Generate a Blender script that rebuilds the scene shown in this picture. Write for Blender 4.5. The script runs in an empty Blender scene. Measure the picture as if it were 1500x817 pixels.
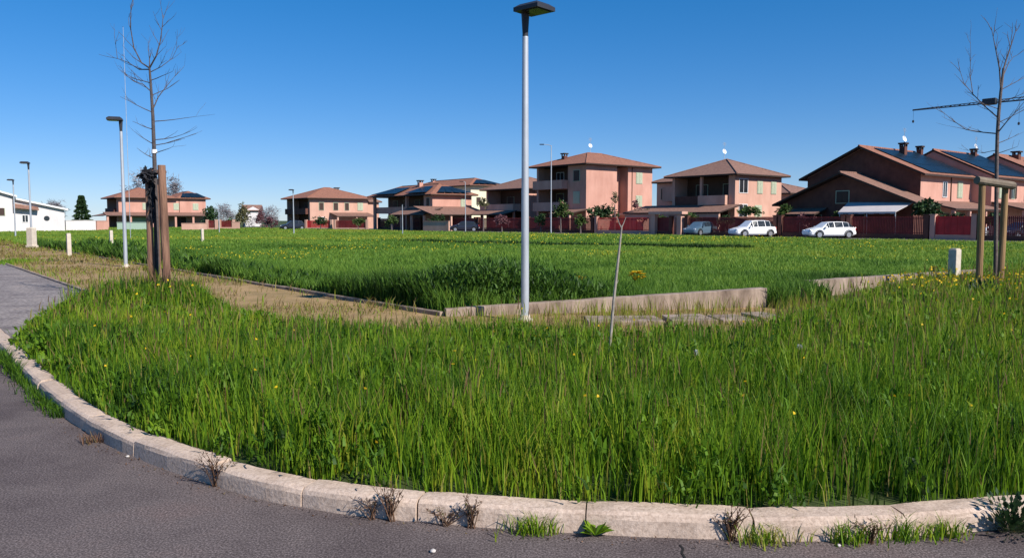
import bpy, bmesh, math, random
import numpy as np
from mathutils import Vector, Matrix

rnd = random.Random(7)
nr = np.random.default_rng(11)
sc = bpy.context.scene
col = sc.collection
R = math.radians

# ------------------------------------------------------------------ camera
F, CX, CY, HZ, CAMZ, G = 1150.0, 750.0, 408.5, 323.0, 1.72, 0.12
PITCH = math.atan((CY - HZ) / F)
CP, SP = math.cos(PITCH), math.sin(PITCH)

def ray(px, py):
    a, b = (px - CX) / F, (CY - py) / F
    return Vector((a, CP + b * SP, -SP + b * CP))

def at(px, py, z=G):
    """ground point seen at a pixel of the photograph"""
    d = ray(px, py)
    t = (z - CAMZ) / d.z
    return Vector((d.x * t, d.y * t, z))

def atY(px, py, Y):
    d = ray(px, py)
    t = Y / d.y
    return Vector((d.x * t, Y, CAMZ + d.z * t))

cam = bpy.data.cameras.new('camera')
cam_o = bpy.data.objects.new('camera', cam)
col.objects.link(cam_o)
cam_o.location = (0, 0, CAMZ)
cam_o.rotation_euler = (math.pi / 2 - PITCH, 0, 0)
cam.lens = F / 1500 * 36
cam.sensor_width = 36
cam.clip_end = 6000
sc.camera = cam_o

# ------------------------------------------------------------------ light
SUN_EL = R(38)
sx, sy = 0.74, -0.67
sun_dir = Vector((sx * math.cos(SUN_EL), sy * math.cos(SUN_EL), math.sin(SUN_EL))).normalized()
sl = bpy.data.lights.new('sun', 'SUN')
sl.energy = 4.6
sl.angle = R(0.5)
sl.color = (1.0, 0.94, 0.86)
so = bpy.data.objects.new('sun', sl)
col.objects.link(so)
so.rotation_euler = sun_dir.to_track_quat('Z', 'Y').to_euler()
so.location = (0, 0, 60)

w = bpy.data.worlds.new('World')
sc.world = w
w.use_nodes = True
nt = w.node_tree
for n in list(nt.nodes):
    nt.nodes.remove(n)
sky = nt.nodes.new('ShaderNodeTexSky')
sky.sky_type = 'NISHITA'
sky.sun_disc = False
sky.sun_elevation = SUN_EL
sky.sun_rotation = math.atan2(sx, sy)
sky.altitude = 1500
sky.air_density = 1.0
sky.dust_density = 0.0
sky.ozone_density = 6.0
hs = nt.nodes.new('ShaderNodeHueSaturation')
hs.inputs['Saturation'].default_value = 1.30
gm = nt.nodes.new('ShaderNodeGamma'); gm.inputs[1].default_value = 0.75
tn = nt.nodes.new('ShaderNodeMix'); tn.data_type = 'RGBA'; tn.blend_type = 'MULTIPLY'; tn.inputs[0].default_value = 1.0
tn.inputs[7].default_value = (0.765, 0.84, 1.04, 1)
bg = nt.nodes.new('ShaderNodeBackground')
bg.inputs['Strength'].default_value = 0.125
wo = nt.nodes.new('ShaderNodeOutputWorld')
nt.links.new(sky.outputs[0], hs.inputs['Color'])
nt.links.new(hs.outputs[0], gm.inputs[0])
nt.links.new(gm.outputs[0], tn.inputs[6])
nt.links.new(tn.outputs[2], bg.inputs[0])
nt.links.new(bg.outputs[0], wo.inputs[0])

vs = sc.view_settings
vs.view_transform = 'Standard'
vs.look = 'None'
vs.exposure = 0.5
vs.gamma = 1.0
vs.use_curve_mapping = False
sc.cycles.max_bounces = 5
sc.cycles.diffuse_bounces = 3
sc.cycles.transmission_bounces = 3
sc.cycles.transparent_max_bounces = 4
sc.cycles.caustics_reflective = False
sc.cycles.caustics_refractive = False

# ------------------------------------------------------------------ materials
def mat(name, c, rough=0.8, var=0.25, scale=6.0, metal=0.0, c2=None, bump=0.0, bscale=None, spec=0.3, stretch=None, detail=6):
    m = bpy.data.materials.new(name)
    m.use_nodes = True
    t = m.node_tree
    b = t.nodes['Principled BSDF']
    b.inputs['Roughness'].default_value = rough
    b.inputs['Metallic'].default_value = metal
    b.inputs['Specular IOR Level'].default_value = spec
    if c2 is None:
        c2 = tuple(x * (1 - var) for x in c)
        c1 = tuple(min(1, x * (1 + var * 0.6)) for x in c)
    else:
        c1 = c
    tc = t.nodes.new('ShaderNodeTexCoord')
    mp = t.nodes.new('ShaderNodeMapping')
    if stretch:
        mp.inputs['Scale'].default_value = stretch
    t.links.new(tc.outputs['Object'], mp.inputs[0])
    n = t.nodes.new('ShaderNodeTexNoise')
    n.inputs['Scale'].default_value = scale
    n.inputs['Detail'].default_value = detail
    n.inputs['Roughness'].default_value = 0.65
    t.links.new(mp.outputs[0], n.inputs['Vector'])
    r = t.nodes.new('ShaderNodeValToRGB')
    r.color_ramp.elements[0].position = 0.32
    r.color_ramp.elements[0].color = (*c2, 1)
    r.color_ramp.elements[1].position = 0.68
    r.color_ramp.elements[1].color = (*c1, 1)
    t.links.new(n.outputs['Fac'], r.inputs[0])
    t.links.new(r.outputs[0], b.inputs['Base Color'])
    if bump:
        n2 = t.nodes.new('ShaderNodeTexNoise')
        n2.inputs['Scale'].default_value = bscale or scale * 4
        n2.inputs['Detail'].default_value = 5
        t.links.new(mp.outputs[0], n2.inputs['Vector'])
        bp = t.nodes.new('ShaderNodeBump')
        bp.inputs['Strength'].default_value = bump
        bp.inputs['Distance'].default_value = 0.02
        t.links.new(n2.outputs['Fac'], bp.inputs['Height'])
        t.links.new(bp.outputs[0], b.inputs['Normal'])
    return m

def speckle_mat(name, base, dark, light, warm, scale=90, patch=0.6, worn=(0.64, 0.62, 0.64)):
    """asphalt / concrete: fine aggregate speckle over broad patches of wear"""
    m = bpy.data.materials.new(name)
    m.use_nodes = True
    t = m.node_tree
    b = t.nodes['Principled BSDF']
    b.inputs['Roughness'].default_value = 0.9
    b.inputs['Specular IOR Level'].default_value = 0.2
    tc = t.nodes.new('ShaderNodeTexCoord')
    def noise(s, d=4):
        n = t.nodes.new('ShaderNodeTexNoise')
        n.inputs['Scale'].default_value = s
        n.inputs['Detail'].default_value = d
        n.inputs['Roughness'].default_value = 0.7
        t.links.new(tc.outputs['Object'], n.inputs['Vector'])
        return n
    def ramp(src, stops):
        r = t.nodes.new('ShaderNodeValToRGB')
        e = r.color_ramp.elements
        e[0].position, e[0].color = stops[0][0], (*stops[0][1], 1)
        e[1].position, e[1].color = stops[-1][0], (*stops[-1][1], 1)
        for p, c in stops[1:-1]:
            x = e.new(p); x.color = (*c, 1)
        t.links.new(src, r.inputs[0])
        return r
    n1 = noise(scale, 3)
    r1 = ramp(n1.outputs['Fac'], [(0.3, dark), (0.5, base), (0.7, light)])
    n2 = noise(patch, 7)
    r2 = ramp(n2.outputs['Fac'], [(0.35, worn), (0.55, (1, 1, 1)), (0.72, warm)])
    mx = t.nodes.new('ShaderNodeMix')
    mx.data_type = 'RGBA'; mx.blend_type = 'MULTIPLY'
    mx.inputs[0].default_value = 1.0
    t.links.new(r1.outputs[0], mx.inputs[6]); t.links.new(r2.outputs[0], mx.inputs[7])
    t.links.new(mx.outputs[2], b.inputs['Base Color'])
    bp = t.nodes.new('ShaderNodeBump')
    bp.inputs['Strength'].default_value = 0.5; bp.inputs['Distance'].default_value = 0.008
    t.links.new(n1.outputs['Fac'], bp.inputs['Height'])
    t.links.new(bp.outputs[0], b.inputs['Normal'])
    return m

def ramp_leaf(name, stops, trans=0.35, rough=0.55):
    """leaf material: colour by the per-blade 'tint' attribute, some light passes through"""
    m = bpy.data.materials.new(name)
    m.use_nodes = True
    t = m.node_tree
    for n in list(t.nodes):
        t.nodes.remove(n)
    a = t.nodes.new('ShaderNodeAttribute'); a.attribute_name = 'tint'
    r = t.nodes.new('ShaderNodeValToRGB')
    e = r.color_ramp.elements
    e[0].position, e[0].color = stops[0][0], (*stops[0][1], 1)
    e[1].position, e[1].color = stops[-1][0], (*stops[-1][1], 1)
    for p, c in stops[1:-1]:
        x = e.new(p); x.color = (*c, 1)
    t.links.new(a.outputs['Fac'], r.inputs[0])
    d = t.nodes.new('ShaderNodeBsdfPrincipled')
    d.inputs['Roughness'].default_value = rough
    d.inputs['Specular IOR Level'].default_value = 0.25
    tr = t.nodes.new('ShaderNodeBsdfTranslucent')
    t.links.new(r.outputs[0], d.inputs['Base Color']); t.links.new(r.outputs[0], tr.inputs[0])
    mx = t.nodes.new('ShaderNodeMixShader'); mx.inputs[0].default_value = trans
    t.links.new(d.outputs[0], mx.inputs[1]); t.links.new(tr.outputs[0], mx.inputs[2])
    o = t.nodes.new('ShaderNodeOutputMaterial')
    t.links.new(mx.outputs[0], o.inputs[0])
    return m

def tile_mat(name, c, c2):
    """clay roof tiles: wavy rows as colour and bump"""
    m = mat(name, c, 0.85, c2=c2, scale=3.5)
    t = m.node_tree
    b = t.nodes['Principled BSDF']
    tc = t.nodes.new('ShaderNodeTexCoord')
    wv = t.nodes.new('ShaderNodeTexWave')
    wv.wave_type = 'BANDS'; wv.bands_direction = 'DIAGONAL'
    wv.inputs['Scale'].default_value = 1.6
    t.links.new(tc.outputs['Object'], wv.inputs['Vector'])
    bp = t.nodes.new('ShaderNodeBump')
    bp.inputs['Strength'].default_value = 0.5; bp.inputs['Distance'].default_value = 0.06
    t.links.new(wv.outputs['Fac'], bp.inputs['Height'])
    t.links.new(bp.outputs[0], b.inputs['Normal'])
    return m

M = {}
M['asphalt'] = speckle_mat('asphalt', (0.118, 0.094, 0.090), (0.036, 0.029, 0.028), (0.28, 0.23, 0.222), (1.14, 1.04, 1.0), 85, 0.8)
M['street'] = speckle_mat('street_asphalt', (0.14, 0.13, 0.13), (0.09, 0.085, 0.085), (0.2, 0.19, 0.19), (1.1, 1.05, 1.0), 40, 0.3)
M['kerb'] = speckle_mat('kerb_concrete', (0.53, 0.41, 0.33), (0.38, 0.285, 0.225), (0.63, 0.50, 0.41), (1.10, 1.06, 1.0), 45, 2.2, (0.80, 0.77, 0.74))
M['walk'] = speckle_mat('walk_concrete', (0.25, 0.215, 0.20), (0.12, 0.10, 0.092), (0.40, 0.35, 0.325), (1.15, 1.06, 0.98), 16, 1.4)
M['tan'] = mat('dry_earth', (0.40, 0.258, 0.125), 0.95, c2=(0.21, 0.148, 0.060), scale=1.3, bump=0.6, bscale=25, detail=10)
M['soil'] = mat('green_soil', (0.06, 0.085, 0.02), 0.95, c2=(0.03, 0.045, 0.012), scale=0.7, bump=0.6, bscale=12)
M['soil_dark'] = mat('dark_soil', (0.055, 0.06, 0.02), 0.95, c2=(0.03, 0.03, 0.012), scale=3)
M['wall_conc'] = mat('old_concrete', (0.44, 0.335, 0.265), 0.9, c2=(0.12, 0.085, 0.062), scale=3.6, bump=0.5, stretch=(1, 1, 0.35), detail=9)
M['plaster'] = mat('pink_plaster', (0.60, 0.335, 0.262), 0.9, c2=(0.45, 0.23, 0.175), scale=0.55, stretch=(1, 1, 0.4), detail=9)
M['plaster2'] = mat('peach_plaster', (0.61, 0.375, 0.29), 0.9, c2=(0.46, 0.26, 0.195), scale=0.55, stretch=(1, 1, 0.4), detail=9)
M['cream'] = mat('cream_plaster', (0.78, 0.70, 0.50), 0.9, c2=(0.68, 0.60, 0.42), scale=0.5)
M['white'] = mat('white_plaster', (0.70, 0.66, 0.65), 0.9, c2=(0.58, 0.545, 0.54), scale=0.6, stretch=(1, 1, 0.4), detail=9)
M['brick'] = mat('brown_brick_shaded', (0.15, 0.062, 0.045), 0.9, c2=(0.09, 0.038, 0.03), scale=1.5)  # brown brick, darkened further to put the gable's shade into the colour
M['tile'] = tile_mat('clay_tile', (0.36, 0.165, 0.105), (0.20, 0.085, 0.06))
M['tile_old'] = tile_mat('weathered_clay_tile', (0.30, 0.17, 0.125), (0.17, 0.09, 0.07))
M['fascia'] = mat('dark_wood', (0.045, 0.028, 0.022), 0.7, scale=3)
M['brown_shade'] = mat('pipe_brown_loggia_shade', (0.10, 0.05, 0.035), 0.7, scale=3)  # brown of the downpipes; also painted shade on the loggia back walls
M['white_paint'] = mat('white_paint', (0.75, 0.74, 0.73), 0.5, var=0.06)
M['glass'] = mat('window_glass', (0.02, 0.025, 0.03), 0.08, spec=0.6, var=0.1)
M['shutter_g'] = mat('pale_shutter', (0.42, 0.46, 0.34), 0.6, var=0.12)
M['shutter_d'] = mat('dark_shutter', (0.06, 0.035, 0.028), 0.6, var=0.12)
M['panel'] = mat('solar_glass', (0.010, 0.022, 0.036), 0.35, spec=0.2, var=0.3, scale=1.0)
M['red'] = mat('red_metal', (0.50, 0.026, 0.028), 0.5, var=0.3, scale=1.2)
M['dkred'] = mat('dark_red_metal', (0.15, 0.016, 0.018), 0.55, var=0.35, scale=1.2)
M['galv'] = mat('galvanised_steel', (0.46, 0.49, 0.53), 0.5, var=0.2, scale=5, metal=0.35, stretch=(1, 1, 0.25))
M['lampdark'] = mat('dark_metal', (0.035, 0.035, 0.042), 0.45, var=0.2)
M['lens'] = mat('lamp_glass', (0.03, 0.03, 0.03), 0.2, var=0.1)
M['post'] = mat('post_concrete', (0.62, 0.54, 0.44), 0.85, c2=(0.48, 0.41, 0.34), scale=5, bump=0.2)
M['stake'] = mat('stake_wood', (0.30, 0.165, 0.11), 0.9, c2=(0.10, 0.052, 0.036), scale=9, stretch=(1, 1, 0.12), bump=0.8)
M['stake_y'] = mat('weathered_stake_wood', (0.34, 0.21, 0.10), 0.9, c2=(0.15, 0.088, 0.045), scale=6, stretch=(1, 1, 0.1), bump=0.4)
M['beam'] = mat('grey_wood', (0.24, 0.195, 0.145), 0.9, c2=(0.13, 0.10, 0.075), scale=4, bump=0.3)
M['bark'] = mat('bark', (0.17, 0.135, 0.125), 0.9, c2=(0.08, 0.062, 0.06), scale=14, bump=0.5)
M['bark_dark'] = mat('dark_bark', (0.11, 0.092, 0.09), 0.9, c2=(0.055, 0.045, 0.045), scale=14, bump=0.5)
M['bark_pale'] = mat('pale_bark', (0.38, 0.335, 0.29), 0.85, c2=(0.22, 0.185, 0.16), scale=20)
M['rag'] = mat('dark_rag', (0.02, 0.02, 0.025), 0.9, scale=8)
M['tape'] = mat('white_tape', (0.8, 0.8, 0.8), 0.6, var=0.05)
M['car_white'] = mat('white_car_paint', (0.80, 0.80, 0.82), 0.25, var=0.03, spec=0.6)
M['car_blue'] = mat('blue_grey_car_paint', (0.12, 0.19, 0.25), 0.22, var=0.05, spec=0.6, metal=0.3)
M['car_dark'] = mat('dark_car_paint', (0.018, 0.02, 0.035), 0.25, var=0.05, spec=0.6)
M['tyre'] = mat('tyre_rubber', (0.015, 0.015, 0.015), 0.8, var=0.2)
M['rim'] = mat('alloy', (0.45, 0.45, 0.47), 0.35, metal=0.7, var=0.1)
M['lamp_red'] = mat('red_light_glass', (0.35, 0.01, 0.01), 0.2, var=0.1)
M['lamp_clear'] = mat('clear_light_glass', (0.6, 0.62, 0.65), 0.1, var=0.1)
M['crane'] = mat('crane_steel', (0.035, 0.04, 0.05), 0.5, var=0.2)
M['awning'] = mat('awning_cloth', (0.55, 0.50, 0.49), 0.8, var=0.08, scale=2)
M['dish'] = mat('dish_paint', (0.82, 0.82, 0.82), 0.4, var=0.03)
M['pebble'] = mat('pale_stone', (0.5, 0.46, 0.43), 0.8, var=0.15, scale=30)
M['garage'] = mat('pale_green_door', (0.42, 0.55, 0.44), 0.6, var=0.08)
M['crack'] = mat('crack_tar', (0.02, 0.018, 0.018), 0.9, var=0.3)

GREEN = [(0.0, (0.012, 0.034, 0.005)), (0.25, (0.044, 0.112, 0.008)), (0.5, (0.122, 0.242, 0.012)), (0.72, (0.215, 0.330, 0.017)),
         (0.82, (0.30, 0.31, 0.028)), (0.9, (0.27, 0.215, 0.075)), (1.0, (0.165, 0.085, 0.045))]
M['grass'] = ramp_leaf('grass_blade', GREEN, 0.42)
M['field'] = ramp_leaf('field_blade', [(0.0, (0.014, 0.045, 0.008)), (0.3, (0.085, 0.180, 0.020)), (0.6, (0.180, 0.315, 0.040)), (0.8, (0.27, 0.345, 0.040)), (1.0, (0.33, 0.29, 0.035))], 0.4)
M['yellow'] = ramp_leaf('yellow_petal', [(0.0, (0.55, 0.33, 0.01)), (1.0, (0.85, 0.58, 0.02))], 0.25)
M['yellow_far'] = ramp_leaf('yellow_meadow_petal', [(0.0, (0.42, 0.36, 0.02)), (1.0, (0.72, 0.56, 0.02))], 0.25)
M['dryweed'] = ramp_leaf('dry_stalk', [(0.0, (0.05, 0.028, 0.018)), (0.6, (0.16, 0.085, 0.05)), (1.0, (0.12, 0.13, 0.03))], 0.1)
M['leaf_dark'] = ramp_leaf('dark_leaf', [(0.0, (0.012, 0.03, 0.012)), (1.0, (0.05, 0.10, 0.03))], 0.2)
M['leaf_mid'] = ramp_leaf('mid_leaf', [(0.0, (0.03, 0.055, 0.014)), (1.0, (0.10, 0.16, 0.04))], 0.25)
M['leaf_pale'] = ramp_leaf('pale_leaf', [(0.0, (0.09, 0.09, 0.045)), (1.0, (0.2, 0.19, 0.09))], 0.25)
M['leaf_red'] = ramp_leaf('plum_leaf', [(0.0, (0.09, 0.035, 0.045)), (1.0, (0.24, 0.11, 0.12))], 0.25)
M['twig_far'] = ramp_leaf('far_twigs', [(0.0, (0.17, 0.155, 0.17)), (1.0, (0.30, 0.27, 0.28))], 0.2)
M['fluff'] = ramp_leaf('white_fluff', [(0.0, (0.7, 0.7, 0.7)), (1.0, (0.85, 0.85, 0.85))], 0.4)

# ------------------------------------------------------------------ helpers
def tag(o, label=None, cat=None, group=None, kind=None):
    if label: o['label'] = label
    if cat: o['category'] = cat
    if group: o['group'] = group
    if kind: o['kind'] = kind
    return o

def empty(name, loc, rz=0.0):
    o = bpy.data.objects.new(name, None)
    o.empty_display_size = 0.2
    o.location = loc
    o.rotation_euler = (0, 0, rz)
    col.objects.link(o)
    return o

def link_mesh(name, me, parent=None, loc=None, rz=0.0):
    o = bpy.data.objects.new(name, me)
    col.objects.link(o)
    if parent: o.parent = parent
    if loc is not None: o.location = loc
    if rz: o.rotation_euler = (0, 0, rz)
    return o

KIDS = None
def copy_tree(o, parent=None):
    c = o.copy()
    col.objects.link(c)
    if parent: c.parent = parent
    for ch in list(o.children):
        copy_tree(ch, c)
    return c

class MB:
    def __init__(s):
        s.v, s.f, s.m, s.t, s.cur, s.tint = [], [], [], [], 0, 0.5
    def add(s, vs, fs):
        o = len(s.v)
        s.v += [tuple(p) for p in vs]
        s.t += [s.tint] * len(vs)
        s.f += [tuple(i + o for i in f) for f in fs]
        s.m += [s.cur] * len(fs)
    def box(s, x0, x1, y0, y1, z0, z1, mtx=None):
        vs = [Vector((x, y, z)) for z in (z0, z1) for x, y in ((x0, y0), (x1, y0), (x1, y1), (x0, y1))]
        if mtx is not None: vs = [mtx @ p for p in vs]
        s.add(vs, [(0, 3, 2, 1), (4, 5, 6, 7), (0, 1, 5, 4), (1, 2, 6, 5), (2, 3, 7, 6), (3, 0, 4, 7)])
    def prism(s, poly, z0, z1):
        n = len(poly)
        vs = [(p[0], p[1], z0) for p in poly] + [(p[0], p[1], z1) for p in poly]
        fs = [tuple(range(n - 1, -1, -1)), tuple(range(n, 2 * n))]
        fs += [(i, (i + 1) % n, n + (i + 1) % n, n + i) for i in range(n)]
        s.add(vs, fs)
    def extr(s, poly3, d):
        """polygon of 3D points extruded along d"""
        n = len(poly3); d = Vector(d)
        vs = [Vector(p) for p in poly3] + [Vector(p) + d for p in poly3]
        fs = [tuple(range(n - 1, -1, -1)), tuple(range(n, 2 * n))]
        fs += [(i, (i + 1) % n, n + (i + 1) % n, n + i) for i in range(n)]
        s.add(vs, fs)
    def tube(s, path, rad, n=8, cap=True):
        path = [Vector(p) for p in path]
        if not hasattr(rad, '__len__'): rad = [rad] * len(path)
        o = len(s.v); vs = []; fs = []
        up = Vector((0.31, 0.95, 0.03)).normalized()
        for i, p in enumerate(path):
            d = (path[min(i + 1, len(path) - 1)] - path[max(i - 1, 0)])
            if d.length < 1e-9: d = Vector((0, 0, 1))
            d.normalize()
            a = d.cross(up)
            if a.length < 1e-4: a = d.cross(Vector((1, 0, 0)))
            a.normalize(); b = d.cross(a)
            for k in range(n):
                q = 2 * math.pi * k / n
                vs.append(p + (a * math.cos(q) + b * math.sin(q)) * rad[i])
        for i in range(len(path) - 1):
            for k in range(n):
                fs.append((i * n + k, i * n + (k + 1) % n, (i + 1) * n + (k + 1) % n, (i + 1) * n + k))
        if cap:
            fs.append(tuple(range(n - 1, -1, -1)))
            L = (len(path) - 1) * n
            fs.append(tuple(L + k for k in range(n)))
        s.add(vs, fs)
    def lathe(s, prof, n=14, c=(0, 0, 0)):
        vs, fs = [], []
        for r, z in prof:
            for k in range(n):
                q = 2 * math.pi * k / n
                vs.append((c[0] + r * math.cos(q), c[1] + r * math.sin(q), c[2] + z))
        for i in range(len(prof) - 1):
            for k in range(n):
                fs.append((i * n + k, i * n + (k + 1) % n, (i + 1) * n + (k + 1) % n, (i + 1) * n + k))
        fs.append(tuple(range(n - 1, -1, -1)))
        L = (len(prof) - 1) * n
        fs.append(tuple(L + k for k in range(n)))
        s.add(vs, fs)
    def leaf(s, p, d, L, W, n=None, curl=0.0):
        """one leaf: a bent diamond"""
        p, d = Vector(p), Vector(d).normalized()
        sd = d.cross(n if n is not None else Vector((0, 0, 1)))
        if sd.length < 1e-3: sd = Vector((1, 0, 0))
        sd.normalize()
        m_ = p + d * L * 0.5 + Vector((0, 0, curl))
        s.add([p, m_ + sd * W / 2, p + d * L, m_ - sd * W / 2], [(0, 1, 2, 3)])
    def sprig(s, p, d, L, W, n=None):
        """a leaf joined to the plant's root (vertex 0) by a thin stalk"""
        if not s.v: s.add([(0, 0, 0)], [])
        p, d = Vector(p), Vector(d).normalized()
        sd = d.cross(n if n is not None else Vector((0, 0, 1)))
        if sd.length < 1e-3: sd = Vector((1, 0, 0))
        sd.normalize()
        m_ = p + d * L * 0.5
        o = len(s.v)
        s.v += [tuple(q) for q in (p, m_ + sd * W / 2, p + d * L, m_ - sd * W / 2, p + sd * 0.002)]
        s.t += [s.tint] * 5
        s.f += [(o, o + 1, o + 2, o + 3), (0, o, o + 4)]
        s.m += [s.cur] * 2
    def build(s, name, mats, parent=None, loc=None, rz=0.0, smooth=False, bevel=0.0, fix=True):
        me = bpy.data.meshes.new(name)
        me.from_pydata(s.v, [], s.f)
        if not isinstance(mats, (list, tuple)): mats = [mats]
        for m_ in mats: me.materials.append(m_)
        me.polygons.foreach_set('material_index', s.m)
        a = me.attributes.new('tint', 'FLOAT', 'POINT')
        a.data.foreach_set('value', s.t)
        if smooth: me.polygons.foreach_set('use_smooth', [True] * len(s.f))
        me.update()
        if fix:
            bm = bmesh.new(); bm.from_mesh(me)
            bmesh.ops.recalc_face_normals(bm, faces=bm.faces)
            bm.to_mesh(me); bm.free()
        o = link_mesh(name, me, parent, loc, rz)
        if bevel:
            b = o.modifiers.new('bevel', 'BEVEL'); b.width = bevel; b.segments = 2; b.limit_method = 'ANGLE'
        return o

def inpoly(P, poly):
    x, y = P[:, 0], P[:, 1]
    r = np.zeros(len(P), bool)
    n = len(poly)
    for i in range(n):
        x1, y1 = poly[i]; x2, y2 = poly[(i + 1) % n]
        c = (y1 > y) != (y2 > y)
        with np.errstate(divide='ignore', invalid='ignore'):
            xi = (x2 - x1) * (y - y1) / (y2 - y1) + x1
        r ^= c & (x < xi)
    return r

_ph = nr.uniform(0, 6.28, (24, 3))
def vnoise(P, scale, seed=0):
    """smooth value field about -1..1 over the ground"""
    v = np.zeros(len(P))
    for k in range(6):
        a = _ph[(k + seed * 5) % 24]
        th = a[0]; f = scale * (0.6 + 0.35 * k)
        v += np.sin(f * (P[:, 0] * math.cos(th) + P[:, 1] * math.sin(th)) + a[1] + 1.7 * np.sin(0.6 * f * (P[:, 0] * math.sin(th) - P[:, 1] * math.cos(th)) + a[2]))
    return v / 3.2

def blade_arrays(P, h, wd, lean, tint, mid=0.55, yaw=None):
    """5-vertex blades: P (N,3) roots"""
    N = len(P)
    if yaw is None: yaw = nr.uniform(0, math.pi, N)
    az = nr.uniform(0, 2 * math.pi, N)
    wx, wy = np.cos(yaw) * wd / 2, np.sin(yaw) * wd / 2
    lx, ly = np.cos(az) * lean * h, np.sin(az) * lean * h
    V = np.zeros((N, 5, 3), np.float32)
    V[:, 0] = P + np.stack([-wx, -wy, 0 * wx], 1)
    V[:, 1] = P + np.stack([wx, wy, 0 * wx], 1)
    mz = h * mid
    m = P + np.stack([lx * 0.3, ly * 0.3, mz], 1)
    V[:, 2] = m + np.stack([wx * 0.8, wy * 0.8, 0 * wx], 1)
    V[:, 3] = m + np.stack([-wx * 0.8, -wy * 0.8, 0 * wx], 1)
    V[:, 4] = P + np.stack([lx, ly, h * np.sqrt(np.clip(1 - lean * lean * 0.5, 0.2, 1))], 1)
    b = (np.arange(N) * 5)[:, None]
    quads = b + np.array([[0, 1, 2, 3]])
    tris = b + np.array([[3, 2, 4]])
    return V.reshape(-1, 3), quads, tris, np.repeat(tint, 5)

def fast_mesh(name, V, quads, tris, tint, m, parent=None):
    me = bpy.data.meshes.new(name)
    me.vertices.add(len(V))
    me.vertices.foreach_set('co', V.astype(np.float32).ravel())
    nq, nt_ = len(quads), len(tris)
    loops = np.concatenate([quads.ravel(), tris.ravel()]).astype(np.int32)
    me.loops.add(len(loops)); me.loops.foreach_set('vertex_index', loops)
    st = np.concatenate([np.arange(nq) * 4, nq * 4 + np.arange(nt_) * 3]).astype(np.int32)
    me.polygons.add(nq + nt_)
    me.polygons.foreach_set('loop_start', st)
    me.materials.append(m)
    a = me.attributes.new('tint', 'FLOAT', 'POINT')
    a.data.foreach_set('value', np.clip(tint, 0, 1).astype(np.float32))
    me.update(calc_edges=True)
    me.validate()
    return link_mesh(name, me, parent)

# ------------------------------------------------------------------ layout
DA = Vector((-0.626, 0.78, 0)).normalized()      # the left arm of the footpath, and the far street
NA = Vector((0.78, 0.626, 0)).normalized()
corner = at(648, 463)

def catmull(pts, step):
    out = []
    P = [2 * pts[0] - pts[1]] + list(pts) + [2 * pts[-1] - pts[-2]]
    for i in range(1, len(P) - 2):
        a, b, c, d = P[i - 1], P[i], P[i + 1], P[i + 2]
        n = max(2, int((c - b).length / step))
        for k in range(n):
            t = k / n
            out.append(0.5 * ((2 * b) + (c - a) * t + (2 * a - 5 * b + 4 * c - d) * t * t + (3 * b - a - 3 * c + d) * t ** 3))
    out.append(P[-2])
    return out

kpx = [(0, 517), (42, 564), (95, 612), (159, 652), (225, 681), (300, 707), (390, 732), (500, 752), (600, 763), (720, 774), (847, 782), (1033, 790), (1210, 792), (1330, 787), (1500, 773)]
kpts = [at(x, y, 0.0) for x, y in kpx]
k0 = kpts[0]
def spread(p, d, ds): return [p + d * q for q in ds]
kpts = spread(k0, DA, (60, 44, 30, 20, 13, 8, 4.5, 2.2, 1.0)) + kpts + [kpts[-1] + Vector(v) for v in ((0.8, 0.14, 0), (1.7, 0.38, 0), (3.2, 0.85, 0), (6, 1.9, 0), (11, 4, 0), (19, 7.4, 0), (30, 12, 0))]
KERB = catmull(kpts, 0.12)

def kerb_normal(i):
    d = KERB[min(i + 1, len(KERB) - 1)] - KERB[max(i - 1, 0)]
    n = Vector((-d.y, d.x, 0)).normalized()       # points towards the verge
    return n

# road: asphalt sheet at z 0
mb = MB()
mb.add([(-160, -40, 0), (120, -40, 0), (120, 40, 0), (-160, 180, 0)], [(0, 1, 2, 3)])
road = mb.build('road', M['asphalt']); tag(road, 'purple grey asphalt road with worn rough surface in front of the kerb', 'road', kind='structure')

# ground: one sheet to the horizon behind the kerb
mb = MB()
inner = [p + kerb_normal(i) * 0.10 for i, p in enumerate(KERB)]
inner = [Vector((-2500, 2200, 0))] + inner + [Vector((2500, 900, 0))]
xs = [p.x for p in inner]
for i in range(1, len(inner)):            # keep the edge running left to right
    if inner[i].x <= inner[i - 1].x: inner[i] = Vector((inner[i - 1].x + 0.001, inner[i].y, 0))
pl = [(p.x, p.y, G - 0.012) for p in inner] + [(p.x * (40 if abs(p.x) < 100 else 1.4), 4200, G - 0.012) for p in inner]
n_ = len(inner)
me = bpy.data.meshes.new('ground')
me.from_pydata(pl, [], [(i, i + 1, n_ + i + 1, n_ + i) for i in range(n_ - 1)])
me.update()
me.materials.append(M['soil'])
tag(link_mesh('ground', me), 'green grassy flat ground under the verge and the meadow', 'ground', kind='structure')

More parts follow.
